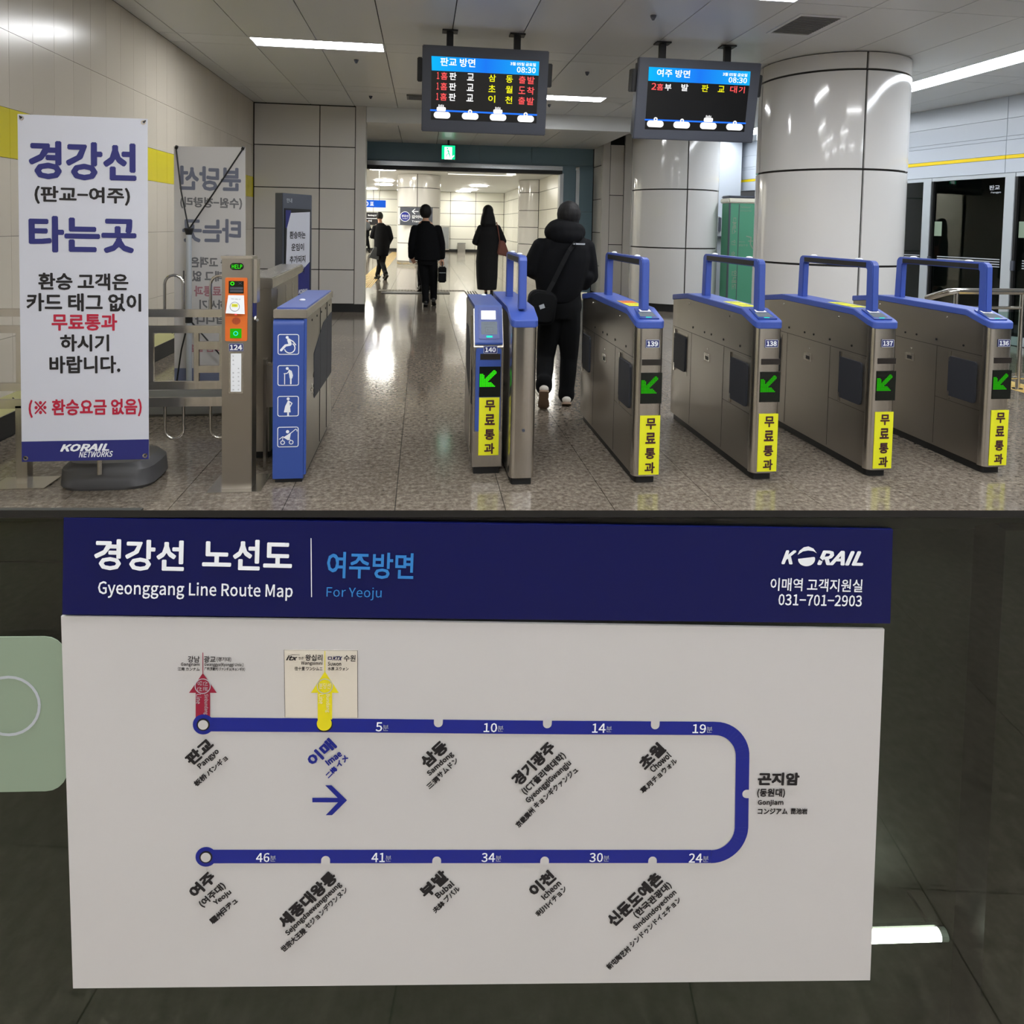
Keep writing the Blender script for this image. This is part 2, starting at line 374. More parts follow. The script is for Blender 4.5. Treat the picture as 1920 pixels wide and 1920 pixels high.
# ceiling: dark void plate + panels with gaps, lamp slots left open
ceiling = struct(MB().box((-5.2, -5, ZC+.05), (12, 41, ZC+.3)).build('ceiling', 'dark'))
LY = [(7.98, 8.36), (10.52, 10.92), (5.44, 5.82), (2.9, 3.28), (.36, .74), (-2.18, -1.8)]
LAMPS = [(-1.93, -.46, 0), (1.74, 2.8, 1), (1.74, 3.21, 2), (-.46, 1.01, 3), (3.95, 5.42, 3), (-1.93, -.46, 4), (2.48, 3.95, 4), (-.46, 1.01, 5), (3.95, 5.42, 5), (-2.665, -1.195, 5), (1.74, 3.21, 5), (-.46, 1.01, 4)]  # unseen lamps follow the first pair, some added to brighten the route map
SX0, SX1 = 6.38, 6.84                                  # long lamp strip by the platform doors
def cpanel(x0, x1, y0, y1, z=ZC):
    if x1-x0 < .03 or y1-y0 < .03: return
    gg = .005; MB().box((x0+gg, y0+gg, z), (x1-gg, y1-gg, z+.02)).build('ceiling_panel', 'ceil', ceiling)
rows = [-5, -4, -2.18, -1.8, .36, .74, 2.9, 3.28, 5.44, 5.82, 7.98, 8.36, 10.52, 10.92, 12.3]
xs = [x for x in XJ if x < SX0-.1]+[SX0]
xs = [x for x in xs if x <= SX0]
for j in range(len(rows)-1):
    y0, y1 = rows[j], rows[j+1]
    slot = [k for k, (a, b) in enumerate(LY) if abs(a-y0) < .01]
    ls = [l for l in LAMPS if slot and l[2] == slot[0]]
    for i in range(len(xs)-1):
        x0, x1 = xs[i], xs[i+1]; seg = [(x0, x1)]
        for a, b, _ in ls:
            ns = []
            for p, q in seg:
                if b <= p or a >= q: ns.append((p, q)); continue
                if a > p: ns.append((p, a))
                if b < q: ns.append((b, q))
            seg = ns
        for p, q in seg: cpanel(p, q, y0, y1)
    for x0, x1 in ((SX1, 7.55), (7.55, 8.9), (8.9, 10.4), (10.4, 12)): cpanel(x0, x1, y0, y1)
for j in range(2):                                     # ceiling over the platform beyond the columns
    for i in range(6): cpanel(3.9+.41*i, 4.31+.41*i, 12.3+1.35*j, 13.65+1.35*j)
    for x0, x1 in ((SX1, 7.55), (7.55, 8.9)): cpanel(x0, x1, 12.3+1.35*j, 13.65+1.35*j)
def ceil_lamp(x0, x1, y0, y1, label, z=ZC, m_='lamp', grp='recessed ceiling lamps'):
    t = thing('ceiling_lamp', label, 'lamp', ((x0+x1)/2, (y0+y1)/2, z), grp)
    MB().box((x0+.02, y0+.02, z+.004), (x1-.02, y1-.02, z+.012)).build('diffuser', m_, t)
    b = MB(); b.box((x0, y0, z-.004), (x1, y0+.02, z+.04)); b.box((x0, y1-.02, z-.004), (x1, y1, z+.04)); b.box((x0, y0+.02, z-.004), (x0+.02, y1-.02, z+.04)); b.box((x1-.02, y0+.02, z-.004), (x1, y1-.02, z+.04))
    b.build('lamp_frame', 'white', t); return t
lab = ['long recessed ceiling lamp left of the hanging train monitors', 'recessed ceiling lamp seen between the two hanging monitors'] + ['recessed ceiling lamp above and behind the camera, out of view']*12
for k, (a, b, r_) in enumerate(LAMPS): ceil_lamp(a, b, LY[r_][0], LY[r_][1], lab[k])
ceil_lamp(SX0, SX1, -3, 14.9, 'very long lamp strip in the ceiling beside the platform screen doors', m_='lamps')
# ceiling vent, grille, sprinklers
t = thing('ceiling_vent', 'square grey ventilation grille in the ceiling above the right column', 'vent', (3.65, 6.42, ZC))
b = MB(); b.box((3.42, 6.1, ZC-.012), (3.88, 6.13, ZC)); b.box((3.42, 6.71, ZC-.012), (3.88, 6.74, ZC)); b.box((3.42, 6.13, ZC-.012), (3.45, 6.71, ZC)); b.box((3.85, 6.13, ZC-.012), (3.88, 6.71, ZC)); b.build('vent_frame', 'ceil', t)
MB().box((3.45, 6.13, ZC-.003), (3.85, 6.71, ZC-.001)).build('backing', 'dark', t)
for k in range(14): MB().box((3.45, 6.15+.04*k, ZC-.01), (3.85, 6.172+.04*k, ZC-.005)).build('slat', 'grille', t)
t = thing('ceiling_grille', 'long dark linear slot grille in the ceiling beside the left monitor', 'vent', (.0, 11.3, ZC))
MB().box((-.28, 10.98, ZC-.02), (.46, 11.34, ZC-.001)).build('grille_box', 'grille', t)
for k in range(5): MB().box((-.25, 11.02+.06*k, ZC-.026), (.43, 11.05+.06*k, ZC-.02)).build('slat', 'bezel', t)
for (x, y), sl in zip(((668, 112), (1225, 29), (1101, 135), (695, 180), (1030, 196)), ('below the left lamp', 'left of the square vent', 'between the two monitors', 'by the wall corner left of the left monitor', 'just right of the left monitor')):
    p = gnd(x, y, ZC); b = MB(); b.tube([(p.x, p.y, ZC), (p.x, p.y, ZC-.02), (p.x, p.y, ZC-.045)], [.03, .025, .01], 10)
    tag(b.build('sprinkler', 'bezel'), 'small dark ceiling sprinkler '+sl, 'sprinkler', 'ceiling sprinklers')
# left wall: enamel panels
wall_left = struct(MB().box((XL-.25, -5, 0), (XL-.02, YB+.02, ZC+.05)).build('wall_left', 'dark'))
zr = [.16, .70, 1.41, 1.955, 2.30, 2.83, ZC]
for j in range(31):
    y0 = 5.286-.3*6+.3*j; y1 = y0+.3
    if y0 > YB: break
    y1 = min(y1, YB)
    for i in range(6):
        MB().box((XL-.02, y0+.0015, zr[i]+.0015), (XL, y1-.0015, zr[i+1]-.0015)).build('wall_panel', 'yellow' if i == 3 else 'wall_l', wall_left)
MB().box((XL-.02, -5, .16), (XL, 3.48, ZC)).build('wall_panel', 'wall_l', wall_left)
bs = struct(MB().box((XL-.02, -5, 0), (XL+.004, YB, .16)).build('baseboard_left', 'black'))
MB().box((XL+.004, -5, .17), (XL+.008, YB, .30)).build('guide_strip', 'paley', wall_left, label='pale yellow guide strip with small black arrows')
pl = Plane((XL+.009, 0, 0), (0, 1, 0), (0, 0, 1)); pl.n = Vector((1, 0, 0)); polys = []
for k in range(9):
    y = 5.2+.8*k; polys += stroke([(y, .235), (y+.1, .235)], .012) + stroke([(y+.06, .265), (y+.1, .235), (y+.06, .205)], .012)
bflat('arrow_print', 'ink', pl, polys, wall_left, 0.001)
# far-left wall at YB
wall_back = struct(MB().box((XL-.1, YB+.02, 0), (-1.01, YB+.3, ZC+.05)).build('wall_back', 'joint'))
MB().box((-1.01, YB+.02, .14), (-1.0, YB+.3, ZC)).build('return_panel', 'wall_b', wall_back)
zb = [.14, .735, 1.435, 2.135, 2.85, ZC-.01]; xb = [XL+.01, -1.775, -1.175]
for i in range(5):
    for j in range(2): MB().box((xb[j]+.008, YB, zb[i]+.008), (xb[j+1]-.008, YB+.02, zb[i+1]-.008)).build('wall_panel', 'wall_b', wall_back)
MB().box((-1.17, YB-.01, .14), (-1.0, YB+.02, ZC)).build('corner_trim', 'wall_b', wall_back)
struct(MB().box((-2.4, YB+.3, 0), (-2.2, YP+.5, ZC+.05)).build('wall_vestibule', 'wall_b'))
struct(MB().box((XL, YB+.005, 0), (-1.0, YB+.02, .13)).build('baseboard_back', 'black'))
# beam and soffit in front of the portal
struct(MB().box((-.995, YB+.02, ZS), (3.75, YB+.3, ZC+.04)).build('trim_1', 'ceil'))
soffit = struct(MB().box((-2.4, YB+.3, ZS+.03), (3.75, YP+.02, ZS+.2)).build('trim_2', 'dark'))
for i in range(-2, 7):
    x0 = max(-2.2, -1.2+.735*i); x1 = min(3.75, -1.2+.735*(i+1))
    MB().box((x0+.006, YB+.3, ZS), (x1-.006, YP, ZS+.03)).build('ceiling_panel', 'ceil', soffit)
# portal: blue grey cladding
wall_portal = struct(MB().box((-2.4, YP+.02, 2.90), (3.75, YP+.4, ZS+.2)).build('wall_portal', 'teal'))
xp = [-2.2, .02, 1.2, 2.35, 3.75]
for i in range(4): MB().box((xp[i]+.006, YP, 2.93), (xp[i+1]-.006, YP+.02, ZS)).build('cladding_panel', 'teal', wall_portal)
MB().box((3.05, YP+.02, 0), (3.36, YP+.4, 2.9)).build('jamb', 'teal', wall_portal)
for z0, z1 in ((.1, 1.03), (1.035, 1.9), (1.905, 2.9)): MB().box((3.44, YP, z0), (3.75, YP+.4, z1)).build('cladding_panel', 'teal', wall_portal)
struct(MB().box((-2.2, YP-.06, 2.80), (3.05, YP+.06, 2.89)).build('trim_3', 'aluminium'))
struct(MB().box((-2.2, YP-.02, 2.72), (3.05, YP+.2, 2.80)).build('trim_4', 'black'))
struct(MB().box((3.0, YP-.02, 0), (3.08, YP+.2, 2.74)).build('trim_5', 'aluminium'))
struct(MB().box((3.36, YP-.03, .1), (3.44, YP+.1, 2.82)).build('trim_6', 'aluminium'))
# right side pier and end wall
wall_pier = struct(MB().box((3.8, 14.42, 0), (4.3, YP+.5, ZC+.04)).build('wall_pier', 'dark'))
zz = [.13, 1.2, 2.25, 3.32]
for i in range(3):
    MB().box((3.93, 14.4, zz[i]+.008), (4.22, 14.42, zz[i+1]-.008)).build('wall_panel', 'wall_b', wall_pier)
zq = [.13, .73, 1.45, 2.17, 2.89, ZC]
for i in range(5): MB().box((3.77, 14.55, zq[i]+.008), (3.8, YP, zq[i+1]-.008)).build('wall_panel', 'wall_b', wall_pier)
MB().box((3.77, 14.4, .13), (3.92, 14.54, ZC)).build('corner_trim', 'wall_b', wall_pier)
MB().box((4.23, 14.36, 0), (4.6, 14.7, ZC)).build('side_column', 'wall_b', wall_pier)
struct(MB().box((3.8, 14.405, 0), (4.22, 14.415, .12)).build('baseboard_pier', 'black'))
wall_end = struct(MB().box((4.3, 15.0, 0), (7.12, 15.4, ZC+.04)).build('wall_end', 'psdw'))
MB().box((6.6, 14.96, 0), (7.12, 15.0, ZC)).build('wall_panel', 'psdw', wall_end); MB().box((4.62, 14.96, 0), (6.58, 15.0, ZC)).build('wall_panel', 'wall_b', wall_end)
# platform screen doors, running at an angle on the right
a_ = .1745; ps_u = Vector((math.sin(a_), -math.cos(a_), 0))   # u runs towards the camera
PS = Plane((8.1, 10.3, 0), ps_u, (0, 0, 1))
if PS.n.dot(CAM-PS.P) < 0: PS.n = -PS.n
def pu(x, y=400): return PS.px(x, y)[0]
wall_right = struct(MB().pbox(PS, -5.2, 2.46, 16, ZC+.04, -.3, -.02).build('wall_right', 'psdw'))
uj = [-5.2, -2.2, pu(1888, 250), 5.2, 8.2, 12, 16]
zj = [2.46, 2.62, 2.93, 3.0, 3.26, ZC]
zp1 = PS.px(1800, 309)[1]
for i in range(len(uj)-1):
    for a, b, c in ((2.46, 2.66, 'psdw'), (2.66, 2.715, 'gold'), (2.715, 2.93, 'psdw'), (2.93, 2.985, 'psdw'), (2.985, 3.24, 'psdw'), (3.24, ZC, 'psdw')):
        MB().pbox(PS, uj[i]+.004, a+.003, uj[i+1]-.004, b-.003, -.02, .0 if c != 'gold' else .003).build('header_panel', c, wall_right)
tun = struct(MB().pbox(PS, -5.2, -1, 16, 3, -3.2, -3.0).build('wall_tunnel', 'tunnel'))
u_a, u_b = pu(1697), pu(1728)
frames = [(pu(1729), pu(1745)), (pu(1876), pu(1903))]
per = frames[1][0]-frames[0][0]
ZD = 2.40
def psd_bay(u0, u1, n):
    d = struct(MB().pbox(PS, u0, ZD, u1, 2.455, -.08, 0).build('door_%d' % n, 'psd'))
    MB().pbox(PS, u1-.14, 0, u1, ZD, -.08, .01).build('frame', 'psd', d)
    MB().pbox(PS, u0, 0, u0+.03, ZD, -.07, 0).build('frame', 'black', d)
    MB().pbox(PS, u0+.03, .0, u1-.14, .12, -.07, 0).build('frame', 'psd', d)
    MB().pbox(PS, u0+.03, .12, u1-.14, ZD, -.05, -.04).build('glass_pane', 'glass_d', d)
    ub = u0+.05
    MB().pbox(PS, ub, 1.53, ub+.13, 1.76, -.04, -.036).build('sticker', 'mint', d)
    for k in range(4): MB().pbox(PS, u0+.12, 1.09+.036*k, u1-.2, 1.104+.036*k, -.04, -.037).build('safety_stripe', 'lab', d)
    MB().pbox(PS, u0+.0, 1.06, u0+.045, 1.2, 0, .03).build('door_handle', 'bezel', d)
    return d
psd_bay(pu(1745), frames[1][1]-.02, 2)
L2 = frames[1][1]-pu(1745)
psd_bay(pu(1729)-.95, pu(1745)-.01, 1)
psd_bay(frames[1][1]-.01, frames[1][1]+L2-.02, 3)
for k in range(4): psd_bay(frames[1][1]+L2*(k+1)-.01, frames[1][1]+L2*(k+2)-.02, 4+k)
for k in range(2): psd_bay(pu(1729)-.96-L2*(k+1), pu(1729)-.96-L2*k-.01, 8+k)
ptext('판교', 'lab', PS, (1852, 347, 1872, 356), wall_right, d=-.03); ptext('Pangyo', 'lab', PS, (1855, 359, 1874, 363), wall_right, d=-.03)
# rear wall behind the camera
struct(MB().box((-5.2, -5.2, -.3), (12, -5, ZC+.3)).build('wall_rear', 'wall_b'))
# bright hall beyond the portal
HZ = 3.45
hall = struct(MB().box((-5.2, YP+.4, HZ), (4.9, 40.2, HZ+.1)).build('ceiling_hall', 'ceil'))
wall_hall = struct(MB().box((-5.2, 40.02, 0), (4.9, 40.3, HZ+.1)).build('wall_hall', 'joint'))
zh = [.15, .75, 1.48, 2.21, 2.94, HZ]; xh = [4.64, 3.0, 1.55, .1, -1.35, -2.8, -4.25, -5.2]
for i in range(5):
    for j in range(7): MB().box((xh[j+1]+.012, 40, zh[i]+.012), (xh[j]-.012, 40.02, zh[i+1]-.012)).build('wall_panel', 'hallw', wall_hall)
wall_hr = struct(MB().box((4.68, YP+.4, 0), (4.9, 40.02, HZ)).build('wall_hall_right', 'joint'))
for i in range(5):
    for j in range(12):
        y0 = 16+2.0*j; MB().box((4.65, y0+.01, zh[i]+.01), (4.68, y0+1.99, zh[i+1]-.01)).build('wall_panel', 'hallw', wall_hr)
struct(MB().box((-5.2, 39.97, 0), (4.64, 40.0, .15)).build('baseboard_hall', 'black')); struct(MB().box((4.62, 16, 0), (4.65, 39.97, .15)).build('baseboard_hall_right', 'black'))
struct(MB().box((-5.4, YP+.4, 0), (-5.2, 40.2, HZ)).build('wall_hall_left', 'hallw'))
struct(MB().box((-5.2, YP+.42, 0), (-2.2, YP+.52, HZ)).build('wall_hall_front', 'hallw'))
hl = [(-1.85, -.95, 24.1, 24.8), (-2.1, -1.3, 30.6, 31.3), (-2.3, -1.5, 33.8, 34.5), (-3.3, -2.5, 38.2, 38.9), (2.2, 3.0, 32.6, 33.3), (2.0, 2.8, 36.2, 36.9), (1.8, 2.6, 38.4, 39.0), (-4.9, -3.5, 18, 19.5), (-4.9, -3.5, 22, 23.5), (-4.9, -3.6, 27, 28.5), (3.6, 4.5, 17.2, 18.6), (3.8, 4.5, 20.6, 22.0)]  # the last ones are unseen, added at the sides to light the hall
hlab = ['nearest oval lamp left of the hall column', 'second oval lamp left of the hall column', 'third oval lamp left of the hall column', 'farthest oval lamp by the left hall wall', 'largest oval lamp right of the hall column', 'middle oval lamp right of the hall column', 'farthest oval lamp right of the hall column'] + ['oval hall ceiling lamp hidden from view behind the opening']*5
for k, (a, b, c, d) in enumerate(hl):
    o = bflat('hall_lamp', 'lampw', Plane((0, 0, HZ-.02), (1, 0, 0), (0, 1, 0)), [rrect((a+b)/2, (c+d)/2, b-a, d-c, (d-c)*.49)], None, 0)
    md = o.modifiers.new('s', 'SOLIDIFY'); md.thickness = .02
    tag(o, hlab[k], 'lamp', 'oval lamps of the far hall')
t = thing('cove_lamp', 'large glowing rectangular cove light in the hall ceiling', 'lamp', (2, 25, HZ))
MB().box((.9, 25.2, HZ-.015), (3.3, 26.0, HZ)).build('cove_strip', 'cove', t); MB().box((3.0, 19.0, HZ-.015), (3.3, 25.19, HZ)).build('cove_strip', 'cove', t); MB().box((.85, 25.1, HZ-.06), (3.35, 25.18, HZ)).build('cove_edge', 'ceil', t)

# ------------------------------------------------------------------ round columns
def column(x, y, r, zrings, top, vang, nm, label, cat='column', npan=5, ztop=ZC, grp=None, base='black'):
    t = thing(nm, label, cat, (x, y, 0), grp)
    MB().loft([(x, y, 0, r-.03, r-.03), (x, y, ztop, r-.03, r-.03)], 48).build('core', 'joint', t)
    MB().loft([(x, y, 0, r-.02, r-.02), (x, y, zrings[0]-.01, r-.02, r-.02)], 48).build('plinth', base, t)
    zs_ = zrings+[ztop]
    for i in range(len(zs_)-1):
        for k in range(npan):
            a0 = vang+2*PI/npan*k+.012/r; a1 = vang+2*PI/npan*(k+1)-.012/r; n = 14; vs = []; fs = []
            for j in range(n+1):
                a = a0+(a1-a0)*j/n
                for rr_ in (r, r-.03):
                    for z in (zs_[i]+.012, zs_[i+1]-.012): vs.append((x+rr_*math.cos(a), y+rr_*math.sin(a), z))
            for j in range(n):
                q = j*4; fs += [(q, q+4, q+5, q+1), (q+2, q+3, q+7, q+6), (q+1, q+5, q+7, q+3), (q, q+2, q+6, q+4)]
            fs += [(0, 1, 3, 2), (n*4, n*4+2, n*4+3, n*4+1)]
            MB().add(vs, fs).build('cladding_panel', 'col', t, smooth=40)
    return t
def joint_ang(cx, cy, px, py):                       # angle on a column of the vertical joint seen at a pixel
    d = ray(px, py); best = None
    for k in range(720):
        a = 2*PI*k/720; q = Vector((cx+.85*math.cos(a)-CAM.x, cy+.85*math.sin(a)-CAM.y))
        if q.dot(Vector((-math.cos(a), -math.sin(a)))) < 0: continue
        e = abs(q.x*d.y-q.y*d.x); best = min(best, (e, a)) if best else (e, a)
    return best[1]
column(4.95, 8.02, .85, [.13, 1.18, 2.26, 3.36], None, joint_ang(4.95, 8.02, 1622, 250), 'round_column', 'large glossy round column nearest the camera, right of the monitors', npan=4, grp='round clad columns')
column(4.93, 13.27, .85, [.13, 1.2, 2.3, 3.36], None, joint_ang(4.93, 13.27, 1288, 400), 'round_column', 'round column behind the first, below the right monitor', npan=4, grp='round clad columns')
hcol = column(-.17, 27.3, .835, [.14, .83, 1.52, 2.2, 2.93], None, joint_ang(-.17, 27.3, 782, 400), 'round_column', 'pale round column in the bright hall carrying a dark sign', ztop=HZ, npan=4, grp='round clad columns', base='chrome')
column(4.75, 28.6, .835, [.14, .83, 1.52, 2.2, 2.93], None, 3.0, 'round_column', 'pale round column against the right wall of the hall', ztop=HZ, npan=4, grp='round clad columns', base='chrome')

# ================================================================== TICKET GATES
GW = .085
def prof(y):                                         # lid top height along the gate
    P = [(0, .995), (.2, 1.055), (1.12, 1.06), (1.45, 1.018)]
    for (a, za), (b, zb_) in zip(P, P[1:]):
        if y <= b: return za+(zb_-za)*max(0, (y-a))/(b-a)
    return P[-1][1]
def stations(L_, hw, e=0.):
    S_ = [(-e, hw*.62), (.004-e, hw*.74), (.012-e, hw*.87), (.026-e, hw*.96), (.045, hw)] + [(.12, hw), (.2, hw), (.4, hw), (.8, hw), (1.12, hw), (1.3, hw)]
    return [q for q in S_ if q[0] < L_-.05] + [(L_-.03+e, hw), (L_-.008+e, hw*.92), (L_+e, hw*.8)]
def station_loft(st, zb_, zt):
    rr = [[(-h, y, zb_(y)), (h, y, zb_(y)), (h, y, zt(y)), (-h, y, zt(y))] for y, h in st]
    return MB().rings(rr)
def handle(t, y0, y1, w_=.046):
    ox = wl(t); p = Plane(ox+Vector((-w_/2, 0, 0)), (0, 1, 0), (0, 0, 1)); p.n = Vector((1, 0, 0))
    zt, th = 1.372, .05
    A = [(y0-.01, 1.045), (y0, zt-.03), (y0+.012, zt-.008), (y0+.035, zt), (y1-.035, zt), (y1-.012, zt-.008), (y1, zt-.03), (y1+.01, 1.045)]
    B = [(y0+.058, 1.045), (y0+.062, zt-th-.012), (y0+.066, zt-th-.004), (y0+.075, zt-th), (y1-.075, zt-th), (y1-.066, zt-th-.004), (y1-.062, zt-th-.012), (y1-.058, 1.045)]
    n = len(A); vs = [p.pt(a[0], a[1], d) for d in (0, w_) for a in A+B]; fs = []; N2 = 2*n
    for i in range(n-1):
        fs += [(i, i+1, n+i+1, n+i), (N2+i, N2+n+i, N2+n+i+1, N2+i+1), (i, N2+i, N2+i+1, i+1), (n+i, n+i+1, N2+n+i+1, N2+n+i)]
    fs += [(0, n, N2+n, N2), (n-1, N2+n-1, N2+2*n-1, 2*n-1)]
    h = MB().add(vs, fs).build('handle_frame', 'blue', t, bevel=.005)
    for sx in (-1, 1): MB().box(ox+Vector((sx*w_/2-.002, y0+.07, zt-.043)), ox+Vector((sx*w_/2+.002, y1-.07, zt-.012))).build('sensor_strip', 'black', h)
    for yy in (y0+.18, y1-.16): MB().ell(ox+Vector((0, yy, zt+.004)), (.018, .035, .008)).build('sensor_cap', 'white', h, smooth=True)
    return h
ARROW = []
def led_arrow(pl, cu, cv, s):                        # dot matrix arrow pointing down-left
    polys = []; n = 15; st = s/n
    for i in range(n):
        for j in range(n):
            x, y = (i+.5)/n, (j+.5)/n
            on = abs(x-y) < .15 and x+y < 1.75 or (x < .16 and y < .72) or (x < .26 and y < .8-.0 and y < .72 and x+y < .9) or (y < .18 and x < .72) or (y < .27 and x+y < .9)
            if on: u, v = cu-s/2+x*s, cv-s/2+y*s; k = st*.39; polys.append([(u-k, v-k), (u+k, v-k), (u+k, v+k), (u-k, v+k)])
    return polys
def front_fittings(t, fp, cu, number, bright, zn=.861, zs=.748, zl=.591, zk=.2425):
    p = MB().pbox(fp, cu-.043, zn-.024, cu+.043, zn+.024, .001, .004).build('number_plate', 'plate', t)
    bflat('plate_border', 'white', fp, rframe(cu, zn, .084, .046, .004, .0015), p, .0048)
    text(number, 'white', fp, cu, zn, .066, .031, p, d=.005, bold=.03, label='white numerals reading '+number)
    MB().pbox(fp, cu-.062, zs-.018, cu+.062, zs+.018, .0, .003).build('sensor_window', 'slot', t)
    l = MB().pbox(fp, cu-.066, zl-.094, cu+.066, zl+.094, .0, .004).build('led_window', 'led', t)
    bflat('led_arrow', 'g_grn2' if bright else 'g_grn', fp, led_arrow(fp, cu-.008, zl+.024, .112), l, .006, label='green dot-matrix arrow pointing down and left')
    s = MB().pbox(fp, cu-.064, zk-.1815, cu+.062, zk+.1815, .001, .003).build('sticker', 'sticker', t, label='yellow sticker with four stacked dark Korean letters')
    for k, c in enumerate('무료통과'): text(c, 'brown', fp, cu+.004, zk+.1315-.088*k-(.006 if k > 1 else 0), .064, .068, s, d=.0045, bold=.03)
def make_gate():
    t = thing('ticket_gate', '', 'ticket gate', (0, 0, 0), 'ticket gates in a row')
    L_ = 1.45
    station_loft([(max(.03, y+.02) if y < .05 else min(y, L_-.05), h-.02) for y, h in stations(L_, GW)], lambda y: 0, lambda y: .07).build('plinth', 'black', t)
    station_loft(stations(L_, GW), lambda y: .055, lambda y: prof(y)-.035).build('body', 'steeld', t, smooth=30)
    # bright brushed front shell
    st = [(-.004, GW*.6), (0, GW*.75), (.008, GW*.89), (.022, GW*.985), (.036, GW+.002), (.05, GW+.002)]
    station_loft(st, lambda y: .05, lambda y: .967).build('front_shell', 'steel', t, smooth=30)
    station_loft([(y, h+.006) for y, h in stations(L_, GW, .01)], lambda y: prof(y)-.043, lambda y: prof(y)).build('lid', 'blue', t, bevel=.006, smooth=30)
    for sx in (-1, 1):
        sp = Plane((sx*GW, 0, 0), (0, 1, 0), (0, 0, 1)); sp.n = Vector((sx, 0, 0))
        MB().pbox(sp, .45, .07, .452, .762, 0, .0012).build('seam', 'black', t); MB().pbox(sp, 1.02, .07, 1.022, .765, 0, .0012).build('seam', 'black', t)
        MB().pbox(sp, .05, .765, 1.4, .768, 0, .0012).build('seam', 'black', t)
        MB().pbox(sp, .05, .405, .45, .407, 0, .0012).build('seam', 'black', t)
        for a, b in ((.05, .37), (1.09, 1.4)):
            r_ = MB().pbox(sp, a, .42, b, .745, 0, .0015).build('flap_recess', 'steeld', t)
            c_ = (a+b)/2; f = MB().prism(sp, rrect(c_-.005, .58, .24, .275, .02), .001, .012).build('flap', 'flap', r_, label='dark padded flap door')
            MB().pbox(sp, b-.06, .68, b-.045, .75, .001, .012).build('hinge', 'chrome', r_); MB().pbox(sp, b-.06, .415, b-.045, .475, .001, .012).build('hinge', 'chrome', r_)
        for yy, zz_, m_ in ((.37, .98, 'chrome'), (1.09, .985, 'chrome'), (.21, .808, 'black'), (.46, .809, 'black'), (.66, .812, 'black'), (.78, .809, 'black'), (1.0, .812, 'black'), (.71, .70, 'chrome')):
            MB().prism(sp, disc(yy, zz_, .0075, 10), 0, .004).build('bolt', m_, t)
        k = MB().pbox(sp, .675, .61, .775, .665, 0, .003).build('lock_plate', 'steel', t); MB().pbox(sp, .70, .62, .745, .645, .003, .005).build('keyhole', 'black', k)
    handle(t, .12, 1.0)
    # card reader on the sloping nose
    a, b = Vector((0, .03, prof(.03))), Vector((0, .19, prof(.19)))
    rp = Plane(a, (1, 0, 0), b-a)
    r_ = MB().prism(rp, [(-.062, .0), (.062, .0), (.05, .155), (-.05, .155)], .0005, .007).build('card_reader', 'blued', t)
    bflat('reader_pad', 'g_pad', rp, [[(-.05, .025), (.05, .025), (.045, .09), (-.045, .09)]], r_, .008)
    bflat('reader_screen', 'g_scr', rp, [[(-.03, .098), (.042, .098), (.038, .135), (-.028, .135)]], r_, .008)
    bflat('reader_light', 'g_cyan', rp, [[(-.018, .008), (.018, .008), (.018, .018), (-.018, .018)]], r_, .008)
    bflat('pad_drawing', 'bezel', rp, rframe(0, .057, .05, .036, .004, .0015) + stroke([(-.03, .082), (.03, .082)], .003), r_, .009)
    return t
proto = make_gate()
gx = [1.367, 2.125, 2.90, 3.712]; ng = ['139', '138', '137', '136']
gl = ['ticket gate numbered 139, right beside the man in the hooded black jacket', 'ticket gate numbered 138, in front of the column under the right monitor',
      'ticket gate numbered 137, second from the right end of the row', 'ticket gate numbered 136, last in the row beside the steel railing']
gates = [proto] + [copy_tree(proto) for _ in range(3)]
for k, t in enumerate(gates):
    loc = Vector((gx[k], 4.005, 0)); t.location = loc; WL[t.name] = loc; t['label'] = gl[k]
    fp = Plane(loc+Vector((0, -.0045, 0)), (1, 0, 0), (0, 0, 1))
    front_fittings(t, fp, .012, ng[k], False)
    if k < 3:
        tp = Plane(loc+Vector((0, .26, prof(.26)+.001)), (1, 0, 0), (0, 1, .005))
        s = bflat('lid_sticker', 'sticker', tp, [[(-.055, 0), (.055, 0), (.055, .3), (-.055, .3)]], t, .001)
        if k == 0: bflat('sticker_print', 'orange', tp, [[(-.05, .16), (.05, .16), (.05, .29), (-.05, .29)]], s, .002)
        text('무료통과', 'ink', tp, 0, .08, .085, .03, s, d=.003); text('교통카드', 'ink', tp, 0, .22, .085, .03, s, d=.003)
# gate 140: plain divider with handle, and reader module beside it
t = thing('gate_divider', 'slim steel gate divider with blue lid and handle, no number, right of reader 140', 'ticket gate', (.608, 4.04, 0), 'ticket gates in a row')
def loc_build(st, zb_, zt, name, m_, t, **k):
    b = station_loft(st, zb_, zt); o = wl(t); b.v = [v+o for v in b.v]; return b.build(name, m_, t, **k)
hw = .077
loc_build([(max(.02, y), h-.014) for y, h in stations(1.1, hw)], lambda y: 0, lambda y: .06, 'plinth', 'black', t)
loc_build(stations(1.1, hw), lambda y: .045, lambda y: prof(y)-.035, 'body', 'steel', t, smooth=30)
loc_build([(y, h+.006) for y, h in stations(1.1, hw, .01)], lambda y: prof(y)-.043, lambda y: prof(y), 'lid', 'blue', t, bevel=.006, smooth=30)
h_ = handle(t, .12, .80)
fp = Plane(wl(t)+Vector((0, -.002, 0)), (1, 0, 0), (0, 0, 1)); MB().prism(fp, disc(.003, .335, .009, 14), 0, .004).build('lock', 'bezel', t)
X0, X1, Y0 = .322, .506, 4.24
t = thing('reader_gate', 'wide-aisle gate numbered 140 with blue reader face, white screen and sticker', 'ticket gate', (.414, Y0, 0), 'ticket gates in a row')
sp = Plane((X0, 0, 0), (0, 1, 0), (0, 0, 1)); sp.n = Vector((1, 0, 0)); W = X1-X0
